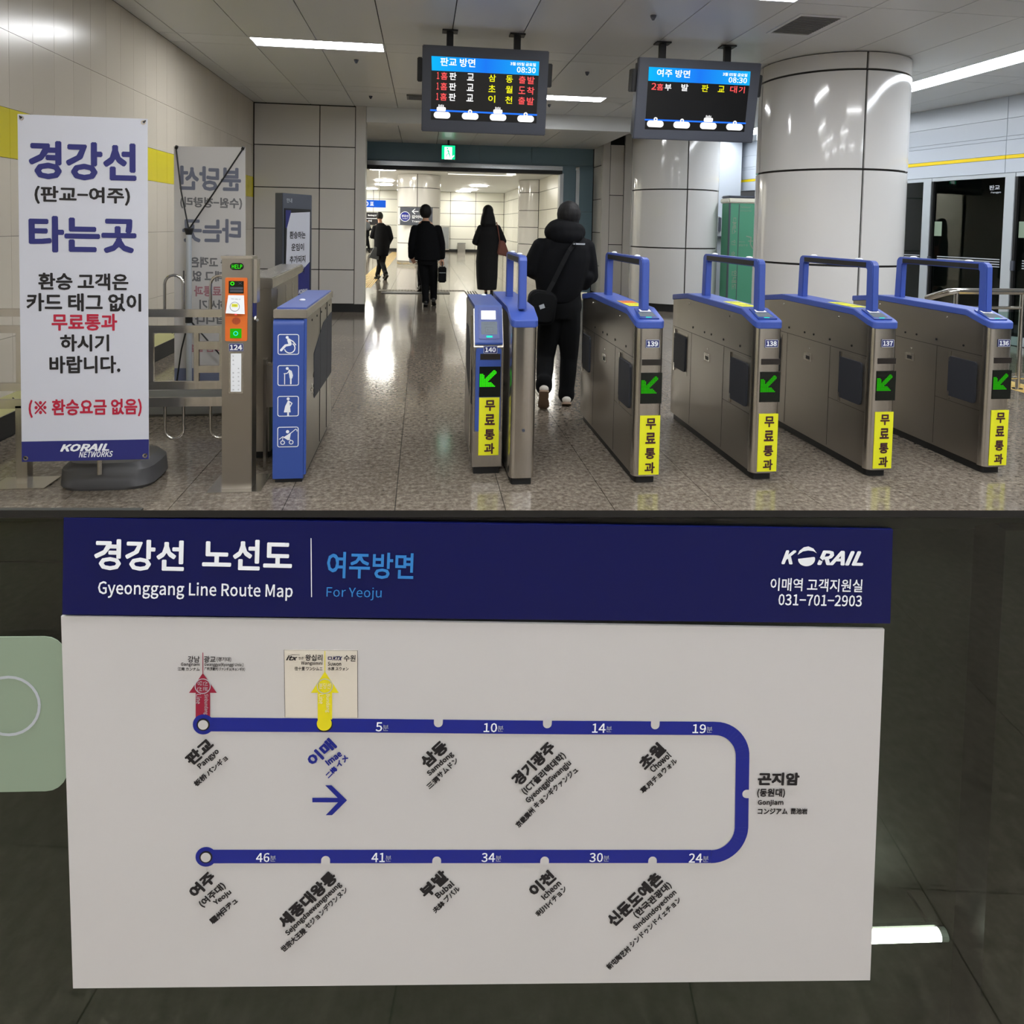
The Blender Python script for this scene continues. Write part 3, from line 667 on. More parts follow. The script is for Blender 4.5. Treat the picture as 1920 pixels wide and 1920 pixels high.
MB().prism(sp, [(Y0+.02, 0), (5.0, 0), (5.0, .06), (Y0+.02, .06)], .012, W-.012).build('plinth', 'black', t)
MB().prism(sp, [(Y0, .05), (5.04, .05), (5.04, 1.03), (Y0+.09, 1.03), (Y0, .80)], 0, W).build('body', 'steeld', t, bevel=.004)
MB().prism(sp, [(5.03, 1.03), (5.03, 1.05), (Y0+.08, 1.05), (Y0-.012, .83), (Y0-.012, .818), (Y0+.002, .814), (Y0+.095, 1.03)], .006, W-.006).build('blue_cover', 'bluef', t)
fp = Plane((.414, Y0, 0), (1, 0, 0), (0, 0, 1))
MB().prism(fp, rrect(0, .535, .158, .52, .014), 0, .006).build('front_plate', 'bluef', t); MB().pbox(fp, -.092, .05, -.084, .8, 0, .003).build('edge_trim', 'steel', t); MB().pbox(fp, .084, .05, .092, .8, 0, .003).build('edge_trim', 'steel', t)
MB().pbox(fp, -.084, .05, .084, .27, 0, .002).build('kick_plate', 'steel', t)
front_fittings(t, Plane((.414, Y0-.006, 0), (1, 0, 0), (0, 0, 1)), .01, '140', True, .786, .742, .5865, .306)
a, b = Vector((.414, Y0-.012, .83)), Vector((.414, Y0+.08, 1.05)); rp = Plane(a, (1, 0, 0), b-a)
r_ = MB().prism(rp, rrect(.002, .125, .128, .205, .008), 0, .004).build('reader_bezel', 'blued', t)
bflat('reader_screen', 'g_scr', rp, [rrect(-.001, .175, .092, .058, .003)], r_, .005); pd = bflat('reader_pad', 'g_pad', rp, [rrect(.003, .092, .1, .082, .004)], r_, .005)
bflat('pad_drawing', 'bezel', rp, rframe(.003, .08, .05, .034, .004, .0015)+stroke([(-.01, .066), (-.004, .082), (-.012, .082)], .002), r_, .006)
text('카드를 대주세요', 'bezel', rp, .003, .125, .07, .006, r_, d=.006, bold=0); text('Please touch your card', 'bezel', rp, .003, .114, .07, .005, r_, d=.006, bold=0)
bflat('reader_light', 'g_cyan', rp, [rrect(.003, .037, .038, .012, .003)], r_, .005)
lp = Plane((X0, 0, 0), (0, -1, 0), (0, 0, 1))
MB().prism(sp, [(4.33, .42), (4.55, .42), (4.9, .55), (4.9, .86), (4.72, .86), (4.33, .62)], -.003, 0).build('side_window', 'flap', t)
MB().tube([(X0-.008, 4.36, .1), (X0-.008, 4.36, .98)], .006).build('edge_tube', 'chrome', t)
MB().ell((.44, 4.95, 1.053), (.018, .03, .008)).build('sensor_cap', 'white', t, smooth=True)
# blue pictogram cabinet at the wide aisle
X0, X1, Y0 = -.862, -.675, 4.18
t = thing('pictogram_gate', 'wide-aisle gate cabinet with tall blue front showing four white pictograms', 'ticket gate', (-.77, Y0, 0), 'ticket gates in a row')
W = X1-X0
MB().box((X0+.01, Y0+.02, 0), (X1-.02, 5.32, .06)).build('plinth', 'black', t)
MB().box((X0+.004, Y0+.03, .05), (X1, 5.35, 1.0)).build('body', 'steeld', t, bevel=.003)
MB().box((X0, Y0, .985), (X1+.006, 5.36, 1.035)).build('top_band', 'steel', t, bevel=.003)
MB().box((X0+.012, Y0+.05, 1.035), (X1-.006, 5.33, 1.042)).build('top_cover', 'blue', t)
fr = MB(); pr = []
for y, z in ((Y0+.03, .98), (Y0+.012, .975), (Y0+.002, .96), (Y0, .94), (Y0, .028), (Y0+.03, .028)): pr.append((y, z))
sp = Plane((X0, 0, 0), (0, 1, 0), (0, 0, 1)); sp.n = Vector((1, 0, 0))
MB().prism(sp, pr, 0, W-.012).build('front_panel', 'bluef', t, smooth=50)
MB().tube([(X1-.006, Y0+.012, .05), (X1-.006, Y0+.012, .98)], .01, 10).build('edge_post', 'bluef', t)
rs = Plane((X1, 0, 0), (0, 1, 0), (0, 0, 1)); rs.n = Vector((1, 0, 0))
q = MB().prism(rs, [(4.48, .72), (4.9, .86), (5.33, .88), (5.33, .42), (5.2, .42), (4.5, .43)], .0, .003).build('side_window', 'flap', t)
for yy in (4.75, 5.08): MB().pbox(rs, yy, .07, yy+.002, .98, 0, .0035).build('seam', 'black', t)
for yy in (4.4, 4.6, 4.8, 5.0, 5.2): MB().prism(rs, disc(yy, .945, .007, 10), 0, .004).build('bolt', 'black', t)
MB().ell((-.77, 4.62, 1.045), (.02, .03, .008)).build('sensor_cap', 'white', t, smooth=True)
fp = Plane((-.774, Y0, 0), (1, 0, 0), (0, 0, 1)); s_ = .122
def pic(zc, polys):
    P = rframe(0, zc, s_, s_, .013, .0045)
    for p in polys: P.append([(x/100*s_, zc+y/100*s_) for x, y in p])
    bflat('pictogram', 'white', fp, P, t, .0015)
def st_(pts, w_): return stroke(pts, w_)
pic(.830, [disc(-6, 34, 7, 14)] + st_([(1, 22), (8, 2)], 15) + st_([(8, -1), (-14, -5), (-34, -28)], 11) + st_([(6, 24), (22, 14), (34, -2)], 5) + ring(6, -17, 22, 27, 20, -2.9, 1.0))
pic(.646, [disc(-5, 34, 7, 14)] + [[(2, 30), (16, 22), (22, 0), (18, -15), (7, -15), (3, 8), (0, 20)]] + st_([(12, -12), (12, -40)], 7) + st_([(4, 22), (-6, 10), (-20, 9)], 4) + st_([(-17, 9), (-17, -42)], 4))
pic(.463, [disc(0, 36, 7, 14), [(-1, 28), (6, 26), (12, -30), (-20, -30), (-14, 0), (-8, 12)]] + st_([(0, -30), (0, -44)], 8) + st_([(4, 24), (18, 14), (8, -4)], 5))
pic(.279, [disc(-2, 26, 8, 14), [(-22, -2), (14, 22), (8, -14), (0, -16)]] + st_([(-40, -10), (-24, 2), (-14, -4)], 4) + st_([(10, 16), (36, 38), (42, 34), (42, 28)], 3.5) + ring(-25, -27, 7, 11) + ring(15, -26, 7, 11) + st_([(-26, -16), (-24, -4)], 3) + st_([(12, -16), (6, -8)], 3))

# ------------------------------------------------------------------ HELP post
X0, X1, Y0, Y1 = -1.128, -.962, 4.1, 4.215
t = thing('help_post', 'square steel post with orange intercom panel and green HELP light, number 124', 'post', (-1.045, 4.15, 0))
MB().box((X0, Y0, .0), (X1, Y1, 1.34)).build('body', 'steeld', t, bevel=.004)
MB().box((X0-.004, Y0-.004, 1.335), (X1+.004, Y1+.004, 1.35)).build('top_cap', 'steel', t)
MB().box((X0-.07, Y0-.05, 0), (X1+.06, Y1+.12, .006)).build('base_plate', 'steel', t)
MB().box((X1, Y0+.02, 1.08), (X1+.022, Y1-.02, 1.33)).build('side_box', 'steel', t); MB().tube([(X1+.01, Y0+.03, 1.0), (X1+.012, Y0+.02, .98), (X1+.03, Y0+.0, .985)], .008).build('lock', 'chrome', t)
MB().box((X1, Y0+.02, 1.0), (X1+.004, Y1-.02, 1.08)).build('side_label', 'plate', t)
fp = Plane((-1.045, Y0, 0), (1, 0, 0), (0, 0, 1))
def pb(box): return fp.box(*box)
def R3(x, y): return (415+x/6.62, 470+y/6.62)
def fbox(x0, y0, x1, y1): a = R3(x0, y0); b = R3(x1, y1); return fp.box(a[0], a[1], b[0], b[1])
c = fbox(110, 153, 278, 240); o = MB().prism(fp, rrect(c[0], c[1], c[2], c[3], c[3]*.48, 8), 0, .003).build('help_light', 'led', t)
c = fbox(133, 172, 262, 222); text('HELP', 'g_grn2', fp, c[0], c[1], c[2], c[3], o, d=.004, bold=.01)
c = fbox(52, 335, 325, 1120); op = MB().prism(fp, rrect(c[0], c[1], c[2], c[3], .008), 0, .008).build('intercom_panel', 'orange', t)
bflat('panel_edge', 'orange', fp, rframe(c[0], c[1], c[2]-.01, c[3]-.01, .006, .002), op, .011)
c = fbox(98, 375, 283, 528); o = MB().pbox(fp, c[0]-c[2]/2, c[1]-c[3]/2, c[0]+c[2]/2, c[1]+c[3]/2, .008, .010).build('display_window', 'led', op)
q = R3(143, 406); q = fp.px(*q); bflat('green_ring', 'g_grn2', fp, ring(q[0], q[1], .006, .011), o, .011)
q = fp.px(*R3(240, 404)); bflat('cross_mark', 'bezel', fp, stroke([(q[0]-.008, q[1]-.006), (q[0]+.008, q[1]+.006)], .002)+stroke([(q[0]-.008, q[1]+.006), (q[0]+.008, q[1]-.006)], .002), o, .011)
for y0 in (450, 485): c = fbox(115, y0, 275, y0+28); bflat('display_bar', 'bezel', fp, [rrect(c[0], c[1], c[2], c[3], .001)], o, .011)
P = [fp.px(*R3(*k)) for k in ((92, 550), (285, 552), (308, 778), (75, 768))]
v0 = [fp.pt(u, v, d) for (u, v), d in zip(P, (.010, .010, .035, .035))]; v1 = [p+Vector((0, .004, 0)) for p in v0]
o = MB().add(v0+v1, [(0,1,2,3), (7,6,5,4), (0,4,5,1), (1,5,6,2), (2,6,7,3), (3,7,4,0)]).build('paper_hood', 'white', op)
hp = Plane(v0[3], v0[2]-v0[3], (v0[0]+v0[1])/2-(v0[3]+v0[2])/2); Wd = (v0[2]-v0[3]).length; Hd = (v0[0]-v0[3]).length
if hp.n.y > 0: hp.n = -hp.n
bflat('card_drawing', 'ink', hp, ring(Wd*.46, Hd*.38, Wd*.24, Wd*.26), o, .001); bflat('card_print', 'sticker', hp, [rrect(Wd*.46, Hd*.45, Wd*.32, Hd*.17, .001)], o, .001)
text('CARD', 'ink', hp, Wd*.46, Hd*.45, Wd*.25, Hd*.07, o, d=.0015, bold=0)
text('카드 대는 곳', 'bezel', hp, Wd*.5, Hd*.8, Wd*.5, Hd*.07, o, d=.0015, bold=0)
q = fp.px(*R3(186, 785)); bflat('call_lamp', 'g_red', fp, [[(q[0]-.008, q[1]-.005), (q[0]+.008, q[1]-.005), (q[0], q[1]+.008)]], op, .012)
q = fp.px(*R3(190, 870)); polys = []
for i in range(-5, 6):
    for j in range(-9, 10):
        if (i/5.4)**2+(j/9.4)**2 < 1: polys.append([(q[0]+i*.0042-.0016, q[1]+j*.0022-.0006), (q[0]+i*.0042+.0016, q[1]+j*.0022-.0006), (q[0]+i*.0042+.0016, q[1]+j*.0022+.0006), (q[0]+i*.0042-.0016, q[1]+j*.0022+.0006)])
bflat('speaker_grille', 'maroon', fp, polys, op, .0085, kind='stuff')
c = fbox(115, 965, 255, 1082); o = MB().prism(fp, rrect(c[0], c[1], c[2], c[3], .002), .008, .011).build('green_button', 'g_grn', op); bflat('button_ring', 'g_cyan', fp, ring(c[0], c[1], .009, .013), o, .012)
c = fbox(95, 1150, 275, 1248); o = MB().prism(fp, rrect(c[0], c[1], c[2], c[3], .002), 0, .004).build('number_plate', 'plate', t); bflat('plate_border', 'white', fp, rframe(c[0], c[1], c[2]*.97, c[3]*.92, .002, .001), o, .0048)
text('124', 'white', fp, c[0], c[1], c[2]*.84, c[3]*.66, o, d=.005, bold=.03)
c = fbox(95, 1265, 270, 1770); o = MB().prism(fp, rrect(c[0], c[1], c[2], c[3], .002), 0, .002).build('label_backing', 'steel', t)
c = fbox(118, 1275, 248, 1750); bflat('paper_label', 'white', fp, [rrect(c[0], c[1], c[2], c[3], .001)], o, .003)
for k, ch in enumerate('도움이 필요하시면'):
    if ch != ' ': q = fp.px(*R3(150, 1305+52.5*k)); text(ch, 'bezel', fp, q[0], q[1], .0085, .0085, o, d=.004, bold=0)
for k, ch in enumerate('눌러주십시오'): q = fp.px(*R3(215, 1460+52.5*k)); text(ch, 'bezel', fp, q[0], q[1], .0085, .0085, o, d=.004, bold=0)

# ------------------------------------------------------------------ steel railing left of the HELP post
t = thing('steel_fence', 'stainless steel barrier fence of flat bars and hoops behind the banner stand', 'fence', (-1.8, 4.3, 0))
XA = -2.84; XE = -1.13; Y = 4.3
for z0, z1 in ((.974, 1.021), (.879, .924), (.543, .591), (.444, .492)): MB().box((XA, Y-.012, z0), (XE, Y+.012, z1)).build('rail', 'steel', t, bevel=.003)
MB().box((XA, Y-.03, .444), (XE, Y-.014, .50)).build('bottom_rail', 'steel', t, bevel=.004)
for x in (-2.3, -1.58, -1.325, -1.18): MB().box((x-.014, Y-.01, .591), (x+.014, Y+.01, .879)).build('upright', 'steel', t)
MB().box((-1.32, Y-.012, .781), (-1.185, Y+.012, .829)).build('cross_bar', 'steel', t); MB().box((-1.32, Y-.012, .642), (-1.185, Y+.012, .684)).build('cross_bar', 'steel', t)
def hoop(xc, w_, z0, z1, upw):
    n = 8; r = w_/2; P = [(xc-r, Y, z0)]
    for k in range(n+1): a = PI*k/n; P.append((xc-r*math.cos(a), Y, (z1-r if upw else z1+r)+(r if upw else -r)*math.sin(a)))
    P.append((xc+r, Y, z0)); MB().tube(P, .0085, 10).build('hoop', 'chrome', t, smooth=40)
for k in range(6):
    xc = -1.4525-.26*k; hoop(xc, .105, .444, .245, False); hoop(xc, .105, 1.021, 1.222, True)
hoop(-1.1935, .105, .444, .245, False); hoop(-1.1935, .105, 1.021, 1.222, True)
for x in (-2.28,): MB().box((x-.03, Y-.03, 0), (x+.03, Y+.03, .46)).build('post', 'steel', t)
MB().box((-2.42, Y-.11, 0), (-2.12, Y+.08, .008)).build('base_plate', 'steel', t)

# ------------------------------------------------------------------ banners
def banner_stand(nm, label, pl, w_, h, front, base_c, base_r, tank, loc):
    t = thing(nm, label, 'banner', loc)
    n = 14; vs = []; fs = []
    for s_ in (0, .0015):
        for i in range(n+1):
            for j in range(3):
                u = w_*j/2; v = h*i/n; bow = -.02*math.sin(PI*i/n)+.006*math.sin(3*PI*i/n)*(j-1)
                vs.append(pl.pt(u, v, (bow+s_)))
    for b in (0, 1):
        for i in range(n):
            for j in range(2):
                q = b*(n+1)*3+i*3+j; fs.append((q, q+1, q+4, q+3) if b else (q, q+3, q+4, q+1))
    o = MB().add(vs, fs).build('banner_sheet', front, t, smooth=True)
    x, y, z = base_c; a, b_, c_ = base_r
    rr = [[(x+a*k*math.copysign(abs(math.cos(th))**.5, math.cos(th)), y+b_*k*math.copysign(abs(math.sin(th))**.5, math.sin(th)), zz_) for th in [2*PI*i/24 for i in range(24)]] for zz_, k in ((0, .93), (.02, 1), (c_*.75, .97), (c_, .85))]
    MB().rings(rr).build('water_base', tank, t, smooth=40)
    return t, o
# front banner: flat enough to print on; sheet straight, plane at its own depth
pl1 = Plane(atY(41, 866, 3.97), (1, 0, 0), (0, 0, 1)); tl = pl1.px(37, 214); br = pl1.px(279, 848); w1 = br[0]; h1 = tl[1]
pl1.P = pl1.P
t = thing('banner_stand', 'white roll banner stand at the far left with big navy and red Korean lettering', 'banner', (pl1.P.x+w1/2, 4.2, 0), 'banner stands')
MB().pbox(pl1, 0, 0, w1, h1, -.003, 0).build('banner_sheet', 'banner', t)
zb1 = pl1.px(150, 826)[1]
MB().pbox(pl1, 0, 0, w1, zb1, 0, .0006).build('bottom_band', 'navy', t)
for s, m_, bx in (('경강선', 'navy', (54, 266, 256, 338)), ('(판교−여주)', 'ink', (65, 350, 244, 384)), ('타는곳', 'navy', (54, 406, 256, 474)), ('환승 고객은', 'ink', (72, 512, 241, 544)), ('카드 태그 없이', 'ink', (50, 550, 265, 584)),
                  ('무료통과', 'redp', (97, 588, 220, 620)), ('하시기', 'ink', (113, 627, 205, 659)), ('바랍니다.', 'ink', (93, 667, 226, 700)), ('(※ 환승요금 없음)', 'redp', (54, 748, 266, 782))):
    ptext(s, m_, pl1, bx, t, bold=.03 if m_ == 'navy' and len(s) == 3 else .025)
ptext('KORAIL', 'white', pl1, (113, 832, 205, 846), t, shear=.3, bold=.04); ptext('NETWORKS', 'white', pl1, (148, 846, 212, 857), t, shear=.3)
for u, v in ((.02, h1-.02), (w1-.02, h1-.02), (.02, .02), (w1-.02, .02)):
    bflat('eyelet', 'chrome', pl1, ring(u, v, .006, .012), t, .002)
    MB().tube([pl1.pt(u, v, .002), pl1.pt(u+(.012 if u > .3 else -.012), v+.012, -.006)], .006, 8).build('tie', 'black', t)
ctr = pl1.pt(w1/2, .95, -.16)
for u, v in ((.02, h1-.02), (w1-.02, h1-.02), (.02, .02), (w1-.02, .02)): MB().tube([pl1.pt(u, v, -.006), pl1.pt(u, v, -.01).lerp(ctr, .5)+Vector((0, .03, 0)), ctr], .004, 8).build('support_rod', 'black', t)
MB().tube([ctr, (ctr.x, ctr.y, .1)], .014, 10).build('pole', 'chrome', t)
def tank_mesh(x, y, a, b_, c_, nm, m_, t):
    rr = [[(x+a*k*math.copysign(abs(math.cos(th))**.5, math.cos(th)), y+b_*k*math.copysign(abs(math.sin(th))**.5, math.sin(th)), zz_) for th in [2*PI*i/24 for i in range(24)]] for zz_, k in ((0, .93), (.02, 1), (c_*.75, .97), (c_, .82))]
    return MB().rings(rr).build(nm, m_, t, smooth=40)
tank_mesh(-1.79, 4.33, .26, .2, .15, 'water_base', 'tank', t)
# second banner, seen from behind
pl2 = Plane(atY(343, 725, 5.9), (1, 0, 0), (0, 0, 1)); q0 = pl2.px(326, 274); q1 = pl2.px(474, 722); u0_, w2, h2 = -.01, pl2.px(466, 500)[0], q0[1]
t = thing('banner_stand', 'banner stand seen from behind, its lettering showing through reversed', 'banner', (pl2.P.x+w2/2, 6.0, 0), 'banner stands')
Pq = [pl2.px(343, 722), pl2.px(474, 722), pl2.px(460, 276), pl2.px(326, 274)]; Pq[0] = (Pq[3][0]+.0, Pq[0][1]); Pq[1] = (Pq[2][0]+.01, Pq[0][1])
MB().prism(pl2, Pq, -.003, 0).build('banner_sheet', 'bannerb', t)
bz = pl2.px(400, 690)[1]; MB().prism(pl2, [Pq[0], Pq[1], (Pq[1][0], bz), (Pq[0][0], bz)], 0, .0005).build('bottom_band', 'blueg', t)
for s, m_, bx in (('분당선', 'navyg', (337, 312, 452, 358)), ('(수원−청량리)', 'inkg', (338, 370, 454, 392)), ('타는곳', 'navyg', (342, 410, 452, 455)), ('환승 고객은', 'inkg', (357, 482, 448, 502)), ('카드 태그 없이', 'inkg', (343, 508, 462, 528)),
                  ('무료통과', 'redg', (364, 536, 432, 556)), ('하시기', 'inkg', (374, 562, 424, 581)), ('바랍니다', 'inkg', (366, 590, 440, 608)), ('환승요금 없음', 'redg', (350, 645, 450, 660))):
    ptext(s, m_, pl2, bx, t, mirror=True, bold=.03)
jc = atY(354, 430, 5.83); hub2 = Vector((jc.x+.0, 5.83, atY(350, 598, 5.83).z))
for (u, v) in ((Pq[3][0]+.02, Pq[3][1]-.02), (Pq[2][0]-.02, Pq[2][1]-.02)):
    e = pl2.pt(u, v, .01); MB().tube([e, e.lerp(jc, .5)+Vector((0, -.03, -.02)), jc], .006, 8).build('support_rod', 'black', t)
    MB().tube([e, e+Vector((.01, -.01, .02))], .012, 8).build('tie', 'black', t)
for (u, v) in ((Pq[0][0]+.02, Pq[0][1]+.02), (Pq[1][0]-.02, Pq[1][1]+.02)):
    e = pl2.pt(u, v, .01); MB().tube([e, e.lerp(hub2, .5)+Vector((0, -.03, .02)), hub2], .006, 8).build('support_rod', 'black', t)
MB().tube([jc+Vector((0, 0, .01)), jc, jc-Vector((0, 0, .05))], [.035, .035, .02], 12).build('hub', 'black', t); MB().tube([hub2+Vector((0, 0, .03)), hub2-Vector((0, 0, .03))], .028, 12).build('hub', 'black', t)
MB().tube([jc, (jc.x, jc.y, .1)], .022, 12).build('pole', 'psd', t, smooth=40)
tank_mesh(jc.x+.0, 5.9, .45, .22, .2, 'water_base', 'tankg', t)
# ------------------------------------------------------------------ steel gate behind the HELP post, and ad kiosk
t = thing('steel_gate', 'tall bare stainless gate housing behind the help post', 'ticket gate', (-1.0, 5.3, 0))
sp = Plane((-1.12, 0, 0), (0, 1, 0), (0, 0, 1)); sp.n = Vector((1, 0, 0))
MB().prism(sp, [(4.62, .05), (5.6, .05), (5.6, 1.14), (4.62, 1.12)], .02, .155).build('body', 'steeld', t, bevel=.004)
MB().prism(sp, [(4.56, 1.12), (5.68, 1.15), (5.72, 1.17), (5.68, 1.215), (4.56, 1.19)], 0, .175).build('top_cap', 'steel', t, bevel=.006)
MB().prism(sp, [(4.65, 0), (5.5, 0), (5.5, .06), (4.65, .06)], .03, .14).build('plinth', 'black', t)
for yy in (4.8, 5.1, 5.35): MB().box((-.966, yy, .1), (-.962, yy+.012, 1.1)).build('seam', 'chrome', t)
MB().box((-.965, 5.12, .45), (-.96, 5.34, .8)).build('side_window', 'flap', t)
MB().tube([(-.95, 4.7, .02), (-.93, 4.85, .03), (-.95, 5.0, .02)], .018, 8).build('foot', 'chrome', t)
t = thing('swing_gate', 'low dark steel swing gate leaf between the help post and pictogram cabinet', 'gate', (-.92, 4.45, 0))
MB().box((-.955, 4.4, .40), (-.87, 4.43, .66)).build('leaf', 'steeld', t, bevel=.004); MB().box((-.955, 4.395, .66), (-.87, 4.435, .675)).build('edge', 'steel', t)
MB().box((-.962, 4.39, 0), (-.945, 4.44, .7)).build('post', 'steel', t); MB().box((-.93, 4.41, .12), (-.88, 4.42, .4)).build('glass_leaf', 'glass_c', t)
c_, s_ = math.cos(1.13), math.sin(1.13); ka = atY(530, 362, 8.0); KP = Plane((ka.x, 8.0, 0), (c_, s_, 0), (0, 0, 1)); kz = 1.87
t = thing('ad_kiosk', 'slim dark grey advertising kiosk with a white and navy poster by the left wall', 'sign', (ka.x, 8.2, 0))
KW = .56
MB().pbox(KP, 0, 0, KW, kz, -.1, 0).build('body', 'bezel', t, bevel=.004)
MB().pbox(KP, .03, .62, KW-.03, 1.7, 0, .006).build('poster_frame', 'black', t)
bflat('poster', 'banner', KP, [[(.045, .80), (.07, 1.48), (.14, 1.65), (KW-.05, 1.67), (KW-.05, 1.08)]], t, .008, label='white poster with black Korean text and navy corners')
bflat('poster_corner', 'navy', KP, [[(.045, .80), (KW-.05, 1.08), (KW-.05, .64), (.045, .64)], [(.045, 1.48), (.07, 1.48), (.14, 1.65), (.14, 1.68), (.045, 1.68)]], t, .0085)
for s, zt, ww in (('환승하는', 1.40, .3), ('운임이', 1.26, .24), ('추가되지', 1.12, .3), ('않습니다', .99, .28)): text(s, 'ink', KP, .27, zt, ww, .085, t, d=.01)
text('KORAIL', 'white', KP, .38, .74, .18, .05, t, d=.01, shear=.3); text('안내', 'lab', KP, .12, 1.79, .1, .05, t, d=.002)

# ------------------------------------------------------------------ hanging train monitors
def monitor(label, corners, Yt, tilt, rows_, head, mk):
    (tlx, tly), (trx, tr_y), (blx, bly), (brx, bry) = corners
    P0 = atY(blx, bly, Yt); v = Vector((0, -math.sin(tilt), math.cos(tilt)))
    pl = Plane(P0, (1, 0, 0), v)
    W = pl.px(brx, bry)[0]; H = (pl.px(tlx, tly)[1]+pl.px(trx, tr_y)[1])/2
    t = thing('train_monitor', label, 'monitor', P0+Vector((W/2, .1, H/2)), 'hanging train monitors')
    D = .24
    MB().pbox(pl, 0, 0, W, H, -.07, 0).build('front_case', 'bezel', t, bevel=.008)
    MB().pbox(pl, .03, .02, W-.03, H-.03, -D, -.07).build('rear_case', 'bezel', t, bevel=.02)
    for uu in (-.05, W-.005): MB().pbox(pl, uu, H*.58, uu+.055, H*.86, -.17, -.04).build('side_speaker', 'black', t, bevel=.008)
    for uu in (.28*W/1.3, .98*W/1.3):
        q = pl.pt(uu, H, -.13); b = MB(); b.box((q.x-.035, q.y-.02, q.z-.03), (q.x+.035, q.y+.03, ZC)); b.box((q.x-.08, q.y-.06, ZC-.015), (q.x+.08, q.y+.07, ZC)); b.build('hanger', 'black', t)
    return t, pl, W, H
def screen_row(t, pl, boxes, d=.006):
    for s, m_, bx in boxes: ptext(s, m_, pl, bx, t, d=d, bold=.014, name='screen_text')
def scr(a, b): # region-4 zoom pixel -> photo pixel
    return (800+a/8.348, 90+b/8.348)
t1, p1, W1, H1 = monitor('left hanging train monitor listing three departures in red, white and yellow', ((791, 83), (1030, 96), (790, 246), (1022, 255)), 7.33, .17, None, None, None)
def quad(pl, pts): return [pl.px(*p) for p in pts]
def screen_parts(t, pl, base, hdr, line, nodes, pills, icons, title, ttl, date, dbox, tm, tbox, rows_):
    sc = bflat('screen', 'screen', pl, [quad(pl, base)], t, .002)
    bflat('screen_header', 'g_blu', pl, [quad(pl, hdr)], sc, .004)
    ptext(title, 'g_wht', pl, ttl, sc, d=.006, bold=.014, name='screen_text'); ptext(date, 'g_wht', pl, dbox, sc, d=.006, name='screen_text'); ptext(tm, 'g_wht', pl, tbox, sc, d=.006, bold=.014, name='screen_text')
    for s, m_, bx in rows_: ptext(s, m_, pl, bx, sc, d=.006, bold=.014, name='screen_text')
    bflat('route_line', 'g_lin', pl, stroke([pl.px(*line[0]), pl.px(*line[1])], .017), sc, .004)
    for (x, y) in nodes: u, v = pl.px(x, y); bflat('station_dot', 'g_wht', pl, ring(u, v, .009, .022), sc, .006)
    for (x, y) in pills: c = pl.box(x-15.5, y-6.2, x+15.5, y+6.2); bflat('station_pill', 'g_wht', pl, [rrect(c[0], c[1], c[2], c[3], c[3]*.48, 8)], sc, .006)
    for (x, y) in icons:
        c = pl.box(x-8.5, y-7, x+8.5, y+6); u, v, a, b = c
        bflat('train_icon', 'g_wht', pl, [rrect(u, v-.01, a, b*.6, .012)]+[[(u-a*.3+k*a*.16, v+b*.1), (u-a*.22+k*a*.16, v+b*.1), (u-a*.22+k*a*.16, v+b*(.55-.05*(k % 2))), (u-a*.3+k*a*.16, v+b*(.5-.05*(k % 2)))] for k in range(4)], sc, .006)
rw = []
for k, (c1, c2, st2) in enumerate((('삼', '동', ('출', '발')), ('초', '월', ('도', '착')), ('이', '천', ('출', '발')))):
    yy = k*163; sh = -k*5
    for s, m_, x0, x1, y0, y1 in (('1', 'g_red', 160, 196, 378, 486), ('홈', 'g_red', 222, 325, 380, 496), ('판', 'g_wht', 358, 465, 384, 500), ('교', 'g_wht', 632, 740, 398, 510), (c1, 'g_yel', 972, 1082, 415, 528), (c2, 'g_yel', 1240, 1348, 430, 545), (st2[0], 'g_red', 1442, 1548, 440, 556), (st2[1], 'g_red', 1575, 1688, 448, 566)):
        a = scr(x0+sh, y0+yy); b = scr(x1+sh, y1+yy); rw.append((s, m_, (a[0], a[1], b[0], b[1])))
def sb(x0, y0, x1, y1): a = scr(x0, y0); b = scr(x1, y1); return (a[0], a[1], b[0], b[1])
screen_parts(t1, p1, [scr(68, 1120), scr(1715, 1180), scr(1762, 212), scr(75, 125)], [scr(80, 350), scr(1752, 432), scr(1762, 212), scr(75, 125)], (scr(65, 972), scr(1718, 1048)),
    [scr(680, 998), scr(1548, 1040)], [scr(240, 1050), scr(680, 1068), scr(1116, 1086), scr(1548, 1108)], [scr(228, 945), scr(1114, 985)], '판교 방면', sb(215, 160, 760, 292), '3월 05일 금요일', sb(1308, 228, 1708, 280), '08:30', sb(1412, 300, 1706, 390), rw)
t2, p2, W2, H2 = monitor('right hanging train monitor showing one waiting train in front of the column', ((1197, 104), (1423, 121), (1187, 260), (1411, 270)), 7.33, .17, None, None, None)
def s2(a, b): return (780+a/2.909, 60+b/2.909)
def s2b(x0, y0, x1, y1): a = s2(x0, y0); b = s2(x1, y1); return (a[0], a[1], b[0], b[1])
